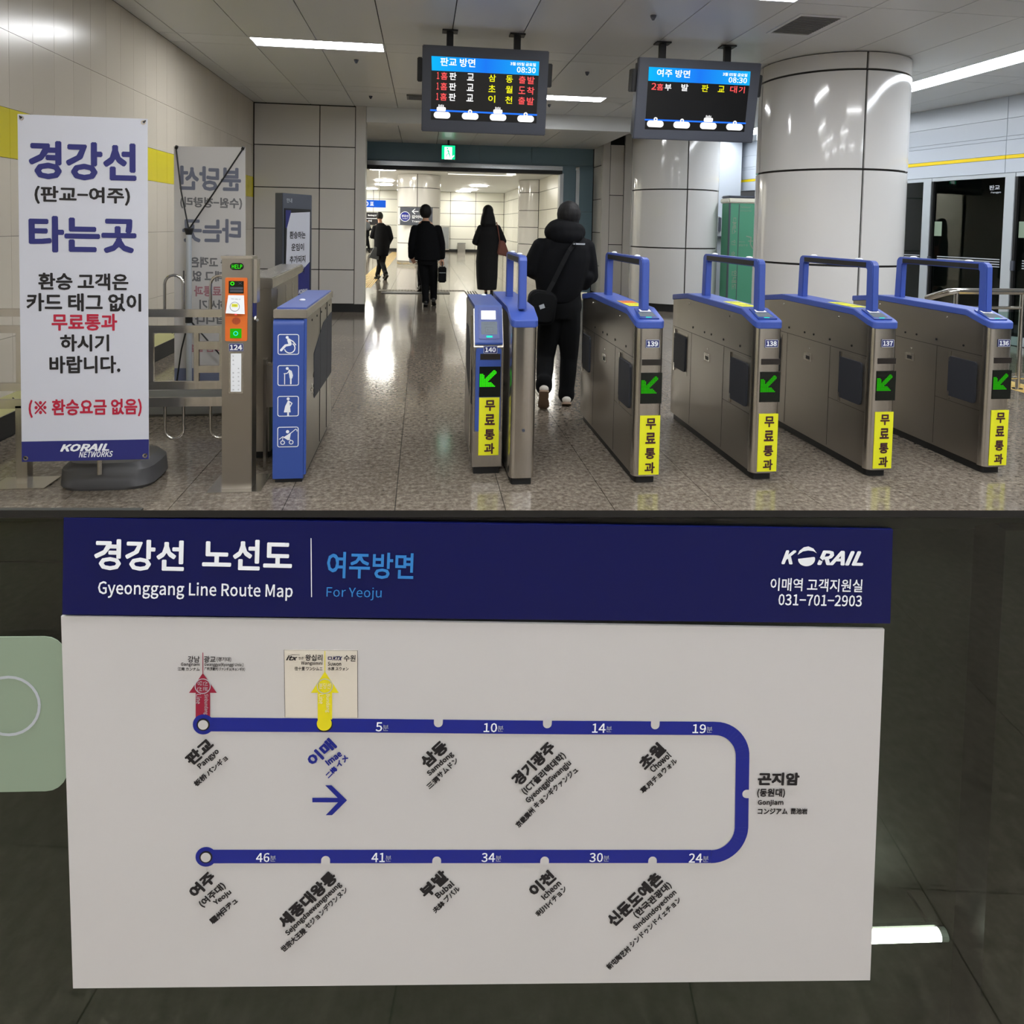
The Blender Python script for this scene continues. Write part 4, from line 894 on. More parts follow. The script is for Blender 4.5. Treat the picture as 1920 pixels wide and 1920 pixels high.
screen_parts(t2, p2, [s2(1248, 530), s2(1790, 545), s2(1824, 215), s2(1270, 190)], [s2(1266, 266), s2(1818, 292), s2(1824, 215), s2(1270, 190)], (s2(1250, 478), s2(1795, 498)),
    [s2(1306, 476), s2(1450, 484), s2(1738, 495)], [s2(1304, 501), s2(1448, 507), s2(1593, 512), s2(1736, 518)], [s2(1594, 476)], '여주 방면', s2b(1313, 205, 1494, 247), '3월 05일 금요일', s2b(1672, 224, 1806, 242), '08:30', s2b(1704, 248, 1804, 278),
    [('2', 'g_red', s2b(1284, 278, 1310, 315)), ('홈', 'g_red', s2b(1313, 282, 1348, 318)), ('부', 'g_wht', s2b(1356, 284, 1392, 320)), ('발', 'g_wht', s2b(1446, 284, 1484, 322)), ('판', 'g_yel', s2b(1557, 288, 1594, 326)), ('교', 'g_yel', s2b(1646, 294, 1682, 328)), ('대', 'g_red', s2b(1712, 294, 1750, 332)), ('기', 'g_red', s2b(1760, 298, 1792, 334))])
# exit sign
p = Plane((.35, 14.45, 2.89), (1, 0, 0), (0, 0, 1)); t = thing('exit_sign', 'small lit green and white emergency exit sign over the opening', 'sign', (.5, 14.45, 3.0))
MB().pbox(p, 0, 0, .3, .31, -.05, 0).build('case', 'black', t); MB().box((.48, 14.47, 3.2), (.52, 14.49, ZS+.005)).build('hanger', 'black', t)
bflat('green_face', 'g_exit', p, [[(.012, .012), (.288, .012), (.288, .298), (.012, .298)]], t, .002)
bflat('white_door', 'g_exw', p, [[(.07, .012), (.225, .012), (.225, .265), (.07, .265)]]+stroke([(.225, .05), (.26, .09)], .02), t, .004)
bflat('running_figure', 'g_exit', p, [disc(.13, .235, .016, 12)]+stroke([(.14, .20), (.16, .14), (.175, .1)], .022)+stroke([(.16, .14), (.12, .11), (.1, .07)], .013)+stroke([(.175, .1), (.19, .05)], .013)+stroke([(.14, .19), (.11, .17)], .01)+stroke([(.15, .19), (.18, .17)], .01), t, .005)

# ------------------------------------------------------------------ signs in the hall
p = Plane((0, 26.4, 0), (1, 0, 0), (0, 0, 1)); t = thing('column_sign', 'dark direction sign with blue roundel and left arrow on the hall column', 'sign', atY(780, 405, 26.4))
c = p.box(750, 389, 811, 422); MB().pbox(p, c[0]-c[2]/2, c[1]-c[3]/2, c[0]+c[2]/2, c[1]+c[3]/2, -.06, 0).build('sign_panel', 'bezel', t)
u, v = p.px(759.5, 406); bflat('roundel', 'route', p, [disc(u, v, .17, 28)], t, .003); bflat('roundel_edge', 'white', p, ring(u, v, .17, .19), t, .003); text('경강선', 'white', p, u, v+.02, .26, .1, t, d=.006); text('Gyeonggang', 'white', p, u, v-.08, .2, .04, t, d=.006)
u, v = p.px(778, 396.5); bflat('arrow_print', 'white', p, stroke([(u+.12, v), (u-.1, v)], .03)+stroke([(u, v+.09), (u-.1, v), (u, v-.09)], .03), t, .003)
ptext('갈아타는', 'white', p, (772, 403.5, 800, 410), t); ptext('Transfer', 'white', p, (772, 413, 798, 417), t)
p = Plane((0, 21, 0), (1, 0, 0), (0, 0, 1)); c = p.box(660, 375, 723, 388.5); t = thing('hanging_sign', 'lit blue hanging sign at the left of the bright hall', 'sign', (c[0], 21, c[1]))
MB().pbox(p, c[0]-c[2]/2, c[1]-c[3]/2, c[0]+c[2]/2, c[1]+c[3]/2, -.1, 0).build('sign_box', 'g_sign', t); ptext('◎ 표', 'g_wht', p, (683, 377.5, 701, 386.5), t, d=.004)
for x in (c[0]-.4, c[0]+.3): MB().tube([(x, 21.05, c[1]), (x, 21.05, HZ)], .012, 8).build('hanger', 'chrome', t)
p = Plane((0, 39.9, 0), (1, 0, 0), (0, 0, 1)); c = p.box(670, 398, 712, 421); t = thing('wall_board', 'black information board on the far wall behind the walking man', 'sign', (c[0], 39.9, c[1]))
MB().pbox(p, c[0]-c[2]/2, c[1]-c[3]/2, c[0]+c[2]/2, c[1]+c[3]/2, -.08, 0).build('board', 'ink', t); ptext('Bundang Line', 'white', p, (690, 402, 708, 406), t, d=.004, bold=.04); ptext('수내', 'white', p, (690, 412, 697, 416), t, d=.004, bold=.04)
MB().pbox(p, c[0]-c[2]/2, c[1]-.02, c[0]+c[2]/2, c[1]+.02, 0, .003).build('divider', 'white', t)
q = gnd(866, 474); t = thing('litter_bin', 'small steel bin against the far hall wall', 'bin', (q.x, 39.6, 0)); MB().box((q.x-.22, 39.5, 0), (q.x+.22, 39.9, .52)).build('body', 'steel', t, bevel=.01); MB().box((q.x-.23, 39.48, .5), (q.x+.23, 39.91, .54)).build('rim', 'chrome', t)
q = atY(835, 450, 39.5); t = thing('steel_locker', 'tall pale steel cabinet on the far hall wall behind the walker', 'cabinet', (q.x, 39.7, 0)); MB().box((q.x-.22, 39.5, .12), (q.x+.22, 39.96, 1.45)).build('body', 'steel', t, bevel=.01); MB().box((q.x-.18, 39.49, .2), (q.x+.18, 39.5, 1.4)).build('door', 'aluminium', t)
# floor markings: tactile paving, mat, drain
b = MB()
for k in range(9):
    for j in range(24): b.box((-1.66+.05*k, 17.0+.9*j, 0), (-1.635+.05*k, 17.8+.9*j, .006))
tag(b.build('tactile_path', 'tacty', kind='stuff'), 'yellow ribbed tactile path running into the hall', 'tactile paving')
b = MB(); b.box((-1.0, 16.2, 0), (1.0, 16.5, .003))
for i in range(28):
    for j in range(4): b.tube([(-.95+.07*i, 16.24+.07*j, .002), (-.95+.07*i, 16.24+.07*j, .009)], [.022, .014], 8)
for i in range(18):
    for j in range(5): b.tube([(1.0+.06*j, 16.2-.14*i, 0), (1.0+.06*j, 16.2-.14*i, .009)], [.02, .012], 8)
tag(b.build('tactile_studs', 'tact', kind='stuff'), 'grey studded tactile strip across the opening threshold', 'tactile paving')
tag(MB().box((-.9, 15.55, 0), (.62, 15.95, .012)).build('door_mat', 'black'), 'black entrance mat strip on the floor at the opening', 'mat')
tag(MB().box((-.9, 26.0, 0), (.8, 26.35, .004)).build('floor_grate', 'tact'), 'dark floor band at the foot of the hall column', 'grate')

# ------------------------------------------------------------------ right background: kiosk, phone box, railing
p = Plane((0, 12.4, 0), (1, 0, 0), (0, 0, 1)); a = p.px(1369, 380); b_ = p.px(1420, 380); zt = p.px(1390, 369)[1]
t = thing('info_kiosk', 'green information kiosk with white curved top between the two big columns', 'kiosk', ((a[0]+b_[0])/2+.3, 12.5, 0))
Wk = 1.05; MB().pbox(p, a[0], 0, a[0]+Wk, zt-.12, -.35, 0).build('body', 'green', t, bevel=.01)
MB().pbox(p, a[0]-.03, zt-.12, a[0]+Wk+.03, zt-.03, -.38, .02).build('top_trim', 'cream', t, bevel=.02); MB().pbox(p, a[0]-.02, zt-.03, a[0]+Wk+.02, zt+.02, -.36, .0).build('roof', 'bezel', t, bevel=.02)
u1 = p.px(1384, 450)[0]; MB().pbox(p, u1-.006, .05, u1+.006, zt-.14, 0, .004).build('divider', 'bezel', t); MB().pbox(p, a[0]-.015, .0, a[0]+.012, zt-.12, -.02, .01).build('edge_post', 'bezel', t)
q = p.box(1370, 407, 1382, 475)
for k, s in enumerate('디베스 인 성남'):
    if s != ' ': text(s, 'mint', p, q[0], q[1]+q[3]/2-.06-.105*k, .1, .08, t, d=.004, ang=-PI/2)
q = p.px(1376, 530); text('안내도', 'mint', p, q[0], q[1]+.05, .36, .1, t, d=.004, ang=-PI/2)
q = p.px(1403, 455); bflat('map_drawing', 'mint', p, stroke([(q[0]-.04, q[1]+.12), (q[0]+.05, q[1]+.1), (q[0]+.04, q[1]-.03), (q[0]+.1, q[1]-.12)], .022)+stroke([(q[0], q[1]+.03), (q[0]+.09, q[1]+.03)], .018)+stroke([(q[0]+.12, q[1]+.1), (q[0]+.12, q[1]+.03)], .014), t, .004)
for k, (x0, y0, x1, y1) in enumerate(((1388, 386.5, 1407, 390), (1388, 394, 1409, 397), (1385, 452, 1396, 454.5), (1385, 458, 1402, 462))): ptext(('The Balance of', 'Lift Round Trip', '성남시', '분당구 안내'[0:5])[k], 'mint', p, (x0, y0, x1, y1), t, d=.004)
p = Plane((0, 14.9, 0), (1, 0, 0), (0, 0, 1)); t = thing('wall_phone', 'pale grey wall phone box with dark handset beside the green kiosk', 'phone', atY(1356, 425, 14.9))
c = p.box(1345, 406, 1367, 443); MB().pbox(p, c[0]-c[2]/2, c[1]-c[3]/2, c[0]+c[2]/2, c[1]+c[3]/2, -.06, .1).build('case', 'psd', t, bevel=.01)
MB().pbox(p, c[0]-c[2]/2-.03, c[1]-.12, c[0]-c[2]/2+.03, c[1]+.2, .1, .14).build('handset', 'bezel', t, bevel=.01); MB().pbox(p, c[0]-.02, c[1]+.1, c[0]+c[2]/2, c[1]+.17, .1, .104).build('label_plate', 'white', t)
MB().pbox(p, c[0]-c[2]/2, c[1]-c[3]/2-.03, c[0]+c[2]/2, c[1]-c[3]/2, -.04, .1).build('tray', 'bezel', t)
t = thing('hand_railing', 'stainless steel railing with thick curved handrail at the right edge', 'railing', (6, 6.25, 0))
Yr = 6.25; x0 = atY(1772, 570, Yr).x; b = MB(); P = [(x0, Yr+.25, .9), (x0+.01, Yr+.1, .95), (x0+.05, Yr+.02, .985), (x0+.14, Yr, .995), (x0+.4, Yr, .995), (7.55, Yr, .995)]
b.tube(P, .032, 14).build('handrail', 'chrome', t, smooth=40)
MB().tube([(x0+.1, Yr, .83), (7.5, Yr, .83)], .016, 10).build('mid_rail', 'chrome', t); MB().tube([(x0+.1, Yr, .12), (7.5, Yr, .12)], .016, 10).build('bottom_rail', 'chrome', t)
for x in (x0+.12, x0+.85, x0+1.6): MB().tube([(x, Yr, 0), (x, Yr, .98)], .022, 12).build('post', 'chrome', t, smooth=40); MB().tube([(x, Yr, 0), (x, Yr, .012)], .05, 14).build('foot', 'chrome', t)
for k in range(2): MB().box((x0+.17+.73*k, Yr-.005, .17), (x0+.82+.73*k, Yr+.005, .79)).build('glass_pane', 'glass_c', t)
b = MB(); q = gnd(1897, 715)
for i in range(14):
    for j in range(5): b.box((q.x-.3+.05*j, q.y-1.5+.2*i, 0), (q.x-.28+.05*j, q.y-1.36+.2*i, .005))
b.box((q.x-.33, q.y-1.6, 0), (q.x+.0, q.y+1.4, .002)); tag(b.build('tactile_strip', 'tacty', kind='stuff'), 'yellow tactile strip on the floor behind the steel railing', 'tactile paving')
# metal strips let into the floor between gates, seen as a pale channel
a = gnd(1228, 752); t = thing('floor_channel', 'pale metal channel on the floor between gates 139 and 138', 'channel', (a.x, a.y, 0)); MB().box((1.46, a.y-.02, 0), (2.04, a.y+.02, .012)).build('strip', 'aluminium', t, bevel=.004)

# ================================================================== PEOPLE
def remesh(mb, name, m_, t, vox, smooth=2, fac=.5, label=None):
    me = mb.mesh('tmp', wl(t)); ob = bpy.data.objects.new('tmp', me); TMP.collection.objects.link(ob)
    r = ob.modifiers.new('r', 'REMESH'); r.mode = 'VOXEL'; r.voxel_size = vox; r.use_smooth_shade = True
    s = ob.modifiers.new('s', 'SMOOTH'); s.iterations = smooth; s.factor = fac
    dg = workbench(); me2 = bpy.data.meshes.new_from_object(ob.evaluated_get(dg)); me2.name = name
    bpy.data.objects.remove(ob); bpy.data.meshes.remove(me); me2.materials.clear()
    for p in me2.polygons: p.use_smooth = True
    return link_mesh(name, me2, m_, t, None, label)
V = Vector
def hand(mb, wr, d, side, curl=.6, s=1.):
    d = V(d).normalized(); a = V((side, 0, 0)); a = (a-d*a.dot(d)).normalized(); pn = d.cross(a)*side   # a = thumb side
    pc = wr+d*.045*s; mb.cap(wr, wr+d*.03*s, .024*s, .03*s, 10)
    for k in range(4): off = (k-1.5)*.019*s; mb.cap(wr+d*.02*s+a*off*.6, wr+d*.08*s+a*off, .015*s, .0125*s, 8)
    for k, L_ in enumerate((.062, .073, .078, .07)):
        off = (k-1.5)*.02*s; p0 = wr+d*.083*s+a*off; c1 = curl*.6; d1 = (d*math.cos(c1)+pn*math.sin(c1)); p1 = p0+d1*L_*.45*s
        d2 = d*math.cos(curl*1.6)+pn*math.sin(curl*1.6); p2 = p1+d2*L_*.32*s; d3 = d*math.cos(curl*2.3)+pn*math.sin(curl*2.3); p3 = p2+d3*L_*.25*s
        mb.cap(p0, p1, .0095*s, .0088*s, 8); mb.cap(p1, p2, .0088*s, .008*s, 8); mb.cap(p2, p3, .008*s, .0068*s, 8)
    b0 = wr+d*.03*s+a*.028*s; b1 = b0+(d*.5+a*.7+pn*.4).normalized()*.035*s; mb.cap(b0, b1, .014*s, .011*s, 8); mb.cap(b1, b1+(d*.8+a*.3+pn*.4).normalized()*.028*s, .0105*s, .008*s, 8)
def head(mb, c, s=1., yawh=0.):
    R_ = Matrix.Rotation(yawh, 3, 'Z'); f = lambda x, y, z: c+R_ @ V((x, y, z))*s
    mb.ell(c, (.076*s, .094*s, .112*s), R_); mb.ell(f(0, .03, -.05), (.056*s, .06*s, .07*s), R_)         # skull and jaw
    mb.cap(f(0, .09, .015), f(0, .112, -.02), .009*s, .013*s, 8)                                            # nose
    mb.cap(f(-.018, .088, -.052), f(.018, .088, -.052), .008*s, .008*s, 8); mb.cap(f(-.016, .086, -.064), f(.016, .086, -.064), .008*s, .008*s, 8)   # lips
    for sx in (-1, 1):
        mb.ell(f(sx*.03, .078, .008), (.014*s, .012*s, .009*s)); mb.ell(f(sx*.079, -.005, -.01), (.01*s, .019*s, .032*s)); mb.cap(f(sx*.015, .086, .03), f(sx*.045, .076, .032), .007*s, .006*s, 8)
    mb.ell(f(0, .075, -.095), (.022*s, .018*s, .018*s))
def person(nm, label, pos, J, vox=.008):
    """J: joints (local metres, x right, y forward, z up): head, neck, chest, pelvis, sh/el/wr/hd L,R, hip/kn/an/toe L,R"""
    t = thing(nm, label, 'person', pos, J.get('group')); o = V(pos); g_ = lambda k: o+V(J[k]); mb = MB(); s = J.get('s', 1.)
    head(mb, g_('head'), s, J.get('hy', 0)); mb.cap(g_('head')+V((0, -.01, -.06))*s, g_('neck'), .052*s, .06*s)
    n, c, p = g_('neck'), g_('chest'), g_('pelvis')
    mb.loft([(p.x, p.y, p.z-.06, .13*s, .09*s), (p.x, p.y, p.z+.04, .16*s, .105*s), (p.x, p.y, p.z+.14, .14*s, .095*s), (c.x, c.y, c.z-.08, .145*s, .1*s), (c.x, c.y, c.z+.06, .165*s, .11*s), (n.x, n.y, n.z-.05, .13*s, .08*s), (n.x, n.y, n.z, .06*s, .055*s)])
    for k, sd in (('L', -1), ('R', 1)):
        mb.cap(g_('sh'+k), g_('el'+k), .048*s, .038*s); mb.cap(g_('el'+k), g_('wr'+k), .038*s, .025*s)
        hand(mb, g_('wr'+k), V(J['hd'+k]), -sd if J.get('pron', 1) else sd, J.get('curl', .6), s)
        mb.cap(g_('hip'+k), g_('kn'+k), .08*s, .055*s); mb.cap(g_('kn'+k), g_('an'+k), .052*s, .035*s)
        mb.cap(g_('an'+k), g_('toe'+k), .036*s, .03*s)
    remesh(mb, 'body', 'skin', t, vox)
    return t
def shoes(t, o, J, m_, sole, r=.045):
    for k in 'LR':
        a, b = o+V(J['an'+k]), o+V(J['toe'+k]); d = (b-a); d.normalize(); mb = MB()
        dn = V((0, 0, -1)) - d*V((0, 0, -1)).dot(d); dn.normalize()
        heel = a+dn*.055-d*.02; mb.cap(heel, b-d*.02+dn*.01, r*.95, r*.85); mb.cap(a+dn*.01, a+dn*.04, r*.95, r); mb.ell(b-d*.045+dn*.015, (r*.98, r*1.2, r*.8))
        sh = remesh(mb, 'shoe', m_, t, .007)
        sm = MB(); side = d.cross(dn).normalized(); P = []
        for u, w_ in ((-.06, .03), (-.05, .04), (0, .042), (.06, .038), (.12, .048), (.17, .045), (.2, .025)):
            P.append((a+d*u+dn*.09, w_))
        vs = []; 
        for q, w_ in P: vs += [q-side*w_, q+side*w_, q+side*w_+dn*.016, q-side*w_+dn*.016]
        fs = [(0, 1, 2, 3), tuple(len(vs)-4+i for i in (3, 2, 1, 0))]
        for i in range(len(P)-1):
            for e in range(4): fs.append((i*4+e, i*4+(e+1) % 4, (i+1)*4+(e+1) % 4, (i+1)*4+e))
        sm.add(vs, fs).build('sole', sole, sh)
def trousers(t, o, J, m_='trous', w_=1., hem=True):
    mb = MB(); p = o+V(J['pelvis']); s = J.get('s', 1.)
    mb.loft([(p.x, p.y, p.z-.1, .16*s*w_, .12*s), (p.x, p.y, p.z, .18*s*w_, .13*s), (p.x, p.y, p.z+.14, .165*s*w_, .12*s)])
    for k in 'LR':
        h, n, a = o+V(J['hip'+k]), o+V(J['kn'+k]), o+V(J['an'+k]); mb.cap(h, n, .102*s*w_, .077*s*w_); mb.cap(n, a, .076*s*w_, .062*s*w_); mb.cap(a+V((0, 0, .03)), a-V((0, 0, .01)), .066*s*w_, .07*s*w_)
    return remesh(mb, 'trousers', m_, t, .012, 3)

# --- man in hooded puffer jacket passing gate 139/140
Y5 = 5.88; c0 = atY(1052, 600, Y5); o = V((c0.x, Y5, 0)); P5 = lambda x, y, dy=0: atY(x, y, Y5+dy)-o
J = dict(head=P5(1066, 408, .03), neck=P5(1062, 445), chest=P5(1056, 492), pelvis=P5(1050, 575),
 shL=P5(1014, 462), elL=P5(998, 512, .03), wrL=P5(1022, 520, .24), hdL=(.6, .5, .1), shR=P5(1100, 465), elR=P5(1108, 522, .05), wrR=P5(1094, 520, .26), hdR=(-.6, .5, .1),
 hipL=P5(1032, 592), knL=P5(1023, 668, .02), anL=P5(1020, 722, -.16), toeL=P5(1019, 748, -.02), hipR=P5(1067, 592), knR=P5(1067, 668, .05), anR=P5(1062, 738, .03), toeR=P5(1060, 748, .19), curl=.7)
t = person('person', 'man in black hooded puffer jacket with sling bag walking through gate 140', o, J, .007)
t['group'] = 'people walking away'
mb = MB(); w_ = lambda x, y, dy=0: o+P5(x, y, dy)
sec = [(1044, 566, .16, .14), (1047, 552, .19, .155), (1050, 530, .215, .165), (1052, 508, .24, .17), (1056, 485, .245, .17), (1058, 466, .235, .16), (1060, 450, .19, .14), (1062, 436, .12, .12)]
mb.loft([((w_(x, y)).x, Y5, (w_(x, y)).z, a, b) for x, y, a, b in sec], 24)
mb.cap(w_(1014, 464), w_(996, 502, .03), .085, .082); mb.cap(w_(996, 504, .03), w_(1020, 520, .2), .082, .055)
mb.cap(w_(1098, 466), w_(1105, 515, .05), .088, .084); mb.cap(w_(1105, 518, .05), w_(1094, 520, .22), .08, .055); mb.cap(w_(1100, 520, 0), w_(1096, 532, .02), .07, .06)
jk = remesh(mb, 'jacket', 'coat', t, .012, 4)
mb = MB(); hc = w_(1058, 433)
mb.ell((hc.x-.005, Y5-.05, hc.z+.0), (.172, .12, .098)); mb.ell((hc.x, Y5-.09, hc.z-.04), (.15, .09, .085)); mb.ell((hc.x-.01, Y5-.03, hc.z+.035), (.148, .12, .075)); mb.ell((hc.x+.07, Y5-.04, hc.z-.01), (.11, .1, .09)); mb.ell((hc.x-.08, Y5-.04, hc.z-.01), (.105, .1, .09))
remesh(mb, 'hood', 'coat', jk, .011, 5)
mb = MB(); hd = w_(1066, 403, .0); mb.ell(hd+V((0, -.012, .006)), (.105, .115, .118)); mb.ell(hd+V((0, -.035, -.06)), (.088, .075, .085)); remesh(mb, 'hair', 'hair', t, .008, 1)
trousers(t, o, J, 'trous', 1.08); shoes(t, o, J, 'shoe', 'sole')
bp = Plane(w_(1086, 457.5, -.2), (1, 0, 0), (0, .1, 1)); MB().pbox(bp, -.03, -.006, .05, .006, -.03, .003).build('reflective_mark', 'lab', jk); MB().pbox(bp, -.048, -.005, -.036, .004, -.03, .003).build('reflective_mark', 'lab', jk)
t2_ = thing('sling_bag', 'black sling bag with pale tag worn by the man in the puffer jacket', 'bag', w_(1020, 575, -.25), 'bags carried by people')
bc = w_(1016, 577, -.25); bpl = Plane(bc, (1, 0, -.12), (.12, 0, 1)); MB().prism(bpl, rrect(0, 0, .235, .28, .07, 6), -.09, .035).build('pouch', 'bag', t2_, bevel=.02, smooth=60)
MB().prism(bpl, rrect(-.005, -.05, .17, .12, .03, 5), .035, .048).build('front_pocket', 'bag', t2_, smooth=40)
tp = Plane(bc+V((-.008, -.052, .015)), (1, 0, .35), (-.35, 0, 1)); MB().pbox(tp, -.021, -.017, .021, .017, -.003, .003).build('label_tag', 'lab', t2_)
sp0 = [w_(1025, 552, -.27), w_(1038, 528, -.24), w_(1053, 497, -.225), w_(1067, 470, -.2), w_(1079, 455, -.15), w_(1086, 447, .0)]
mb = MB()
for i in range(len(sp0)-1):
    a, b = sp0[i], sp0[i+1]; d = (b-a).normalized(); sd = d.cross(V((0, -1, 0))).normalized()*.019; n_ = V((0, -.006, 0))
    mb.add([a-sd, a+sd, b+sd, b-sd, a-sd+n_, a+sd+n_, b+sd+n_, b-sd+n_], [(0,1,2,3), (7,6,5,4), (0,4,5,1), (1,5,6,2), (2,6,7,3), (3,7,4,0)])
mb.build('strap', 'bag', t2_)

# --- man with briefcase
def simple(pos_px, Yd, label, spec, nm='person', group='people walking away'):
    c_ = atY(pos_px[0], pos_px[1], Yd); o = V((c_.x, Yd, 0)); P = lambda x, y, dy=0: atY(x, y, Yd+dy)-o
    return o, P
Yd = 13.1; o, P = simple((800, 480), Yd, '', None)
J = dict(head=P(798, 397), neck=P(798, 413), chest=P(799, 440), pelvis=P(800, 487), shL=P(779, 428), elL=P(772, 460), wrL=P(771, 483, .08), hdL=(.5, .3, -.7), shR=P(820, 428), elR=P(828, 458), wrR=P(829, 486, .03), hdR=(0, .1, -1),
 hipL=P(792, 492), knL=P(797, 532, .03), anL=P(798, 563, -.05), toeL=P(798, 570, .12), hipR=P(811, 492), knR=P(813, 530, .05), anR=P(813, 557, .1), toeR=P(814, 563, .28), curl=.9)
t = person('person', 'man in dark jacket walking away, carrying a dark briefcase in his right hand', o, J); t['group'] = 'people walking away'
mb = MB(); w_ = lambda x, y, dy=0: o+P(x, y, dy)
mb.loft([((w_(x, y)).x, Yd, (w_(x, y)).z, a, b) for x, y, a, b in [(801, 488, .24, .15), (801, 470, .235, .15), (800, 450, .225, .15), (799, 432, .215, .13), (798, 422, .15, .11), (798, 414, .075, .075)]], 24)
mb.cap(w_(778, 430), w_(772, 458), .085, .075); mb.cap(w_(772, 458), w_(771, 480, .07), .072, .062); mb.cap(w_(821, 430), w_(828, 458), .085, .075); mb.cap(w_(828, 458), w_(829, 481, .03), .072, .062)
remesh(mb, 'jacket', 'coat', t, .014, 3)
mb = MB(); hd = w_(798, 396); mb.ell(hd+V((0, -.01, .0)), (.118, .12, .135)); mb.ell(hd+V((0, -.02, -.06)), (.09, .08, .08)); remesh(mb, 'hair', 'hair', t, .01, 1); trousers(t, o, J, 'trous', 1.02); shoes(t, o, J, 'shoeb', 'black')
t = thing('briefcase', 'dark briefcase held in the right hand of the man in the dark jacket', 'bag', w_(829, 512), 'bags carried by people')
q = w_(829, 513, .02); mb = MB().box((q.x-.075, q.y-.15, q.z-.16), (q.x+.075, q.y+.15, q.z+.13)); mb.build('case', 'bag', t, bevel=.02); MB().tube([(q.x, q.y-.08, q.z+.12), (q.x, q.y-.06, q.z+.2), (q.x, q.y, q.z+.225), (q.x, q.y+.06, q.z+.2), (q.x, q.y+.08, q.z+.12)], .01).build('handle', 'black', t)
MB().box((q.x-.06, q.y-.156, q.z+.02), (q.x+.06, q.y-.15, q.z+.03)).build('buckle', 'lab', t)
# --- someone mostly hidden in front of him
Yd = 16.2; o, P = simple((796, 480), Yd, '', None)
J = dict(head=P(800, 402), neck=P(799, 416), chest=P(798, 436), pelvis=P(798, 476), shL=P(784, 428), elL=P(775, 460), wrL=P(768, 478, .1), hdL=(.5, .3, -.6), shR=P(814, 428), elR=P(820, 455), wrR=P(816, 476, .1), hdR=(0, .3, -1),
 hipL=P(792, 482), knL=P(787, 512), anL=P(788, 534, -.1), toeL=P(784, 540, .05), hipR=P(804, 482), knR=P(804, 510, .05), anR=P(804, 532, .1), toeR=P(804, 540, .25), curl=.9, s=.95)
t = person('person', 'person in black almost hidden behind the man with the briefcase, holding something white', o, J, .01); t['group'] = 'people walking away'
mb = MB(); w_ = lambda x, y, dy=0: o+P(x, y, dy)
mb.loft([((w_(x, y)).x, Yd, (w_(x, y)).z, a, b) for x, y, a, b in [(798, 490, .17, .14), (798, 465, .19, .15), (798, 440, .2, .15), (799, 424, .12, .1), (799, 417, .07, .07)]], 20)
mb.cap(w_(783, 430), w_(775, 460), .075, .065); mb.cap(w_(775, 460), w_(769, 475, .08), .06, .05); mb.cap(w_(815, 430), w_(820, 458), .075, .06); remesh(mb, 'coat', 'wool', t, .015, 3)
mb = MB(); mb.ell(w_(800, 400), (.1, .11, .13)); remesh(mb, 'hair', 'hair', t, .012, 1); trousers(t, o, J, 'trous', .95); shoes(t, o, J, 'shoeb', 'black')
q = w_(773, 487, .15); tag(MB().box((q.x-.07, q.y-.02, q.z-.07), (q.x+.07, q.y+.02, q.z+.06)).build('paper_bag', 'white', bevel=.01), 'small white bag held at hip height left of the briefcase man', 'bag', 'bags carried by people')
# --- woman in long coat
Yd = 14.2; o, P = simple((916, 480), Yd, '', None)
J = dict(head=P(915, 399), neck=P(916, 416), chest=P(916, 440), pelvis=P(913, 482), shL=P(902, 426), elL=P(890, 455, .02), wrL=P(903, 460, .26), hdL=(.7, .5, .1), shR=P(932, 426), elR=P(944, 452, .02), wrR=P(930, 458, .26), hdR=(-.7, .5, .1),
 hipL=P(907, 488), knL=P(909, 520, .05), anL=P(911, 548, .08), toeL=P(911, 553, .22), hipR=P(919, 488), knR=P(921, 520, .02), anR=P(922, 546, -.08), toeR=P(922, 553, .05), curl=.8, s=.94)
t = person('person', 'long-haired woman in an ankle-length black coat with brown shoulder bag', o, J); t['group'] = 'people walking away'
mb = MB(); w_ = lambda x, y, dy=0: o+P(x, y, dy)
mb.loft([((w_(x, y)).x, Yd, (w_(x, y)).z, a, b) for x, y, a, b in [(913, 543, .2, .17), (913, 520, .22, .18), (913, 490, .23, .18), (915, 465, .225, .16), (917, 440, .225, .15), (917, 427, .19, .12), (916, 417, .08, .08)]], 24)
mb.cap(w_(901, 428), w_(891, 453, .02), .075, .068); mb.cap(w_(891, 454, .02), w_(903, 459, .22), .065, .05); mb.cap(w_(933, 428), w_(944, 452, .02), .075, .066); mb.cap(w_(944, 453, .02), w_(930, 458, .22), .062, .05)
remesh(mb, 'coat', 'wool', t, .013, 3)
mb = MB(); hd = w_(915, 397); mb.ell(hd+V((0, -.005, .01)), (.115, .115, .135)); mb.loft([(hd.x+.01, hd.y-.04, hd.z-.34, .13, .06), (hd.x+.005, hd.y-.04, hd.z-.25, .165, .09), (hd.x, hd.y-.03, hd.z-.1, .14, .1), (hd.x, hd.y-.02, hd.z, .11, .1)]); remesh(mb, 'hair', 'hair', t, .01, 2); shoes(t, o, J, 'shoeb', 'black', .036)
t = thing('shoulder_bag', 'brown leather shoulder bag on the woman in the long coat', 'bag', w_(940, 462), 'bags carried by people')
q = w_(940, 463, -.05); mb = MB(); a = [(-.1, -.15), (.13, -.2), (.15, -.12), (.06, .12), (-.05, .14)]
bpn = Plane(q, (1, .15, 0), (0, 0, 1)); mb.prism(bpn, a, -.06, .06); mb.build('bag_body', 'bagb', t, bevel=.02)
MB().tube([w_(937, 452, -.09), w_(933, 425, -.12), w_(931, 417, 0)], .012).build('strap', 'bagb', t)
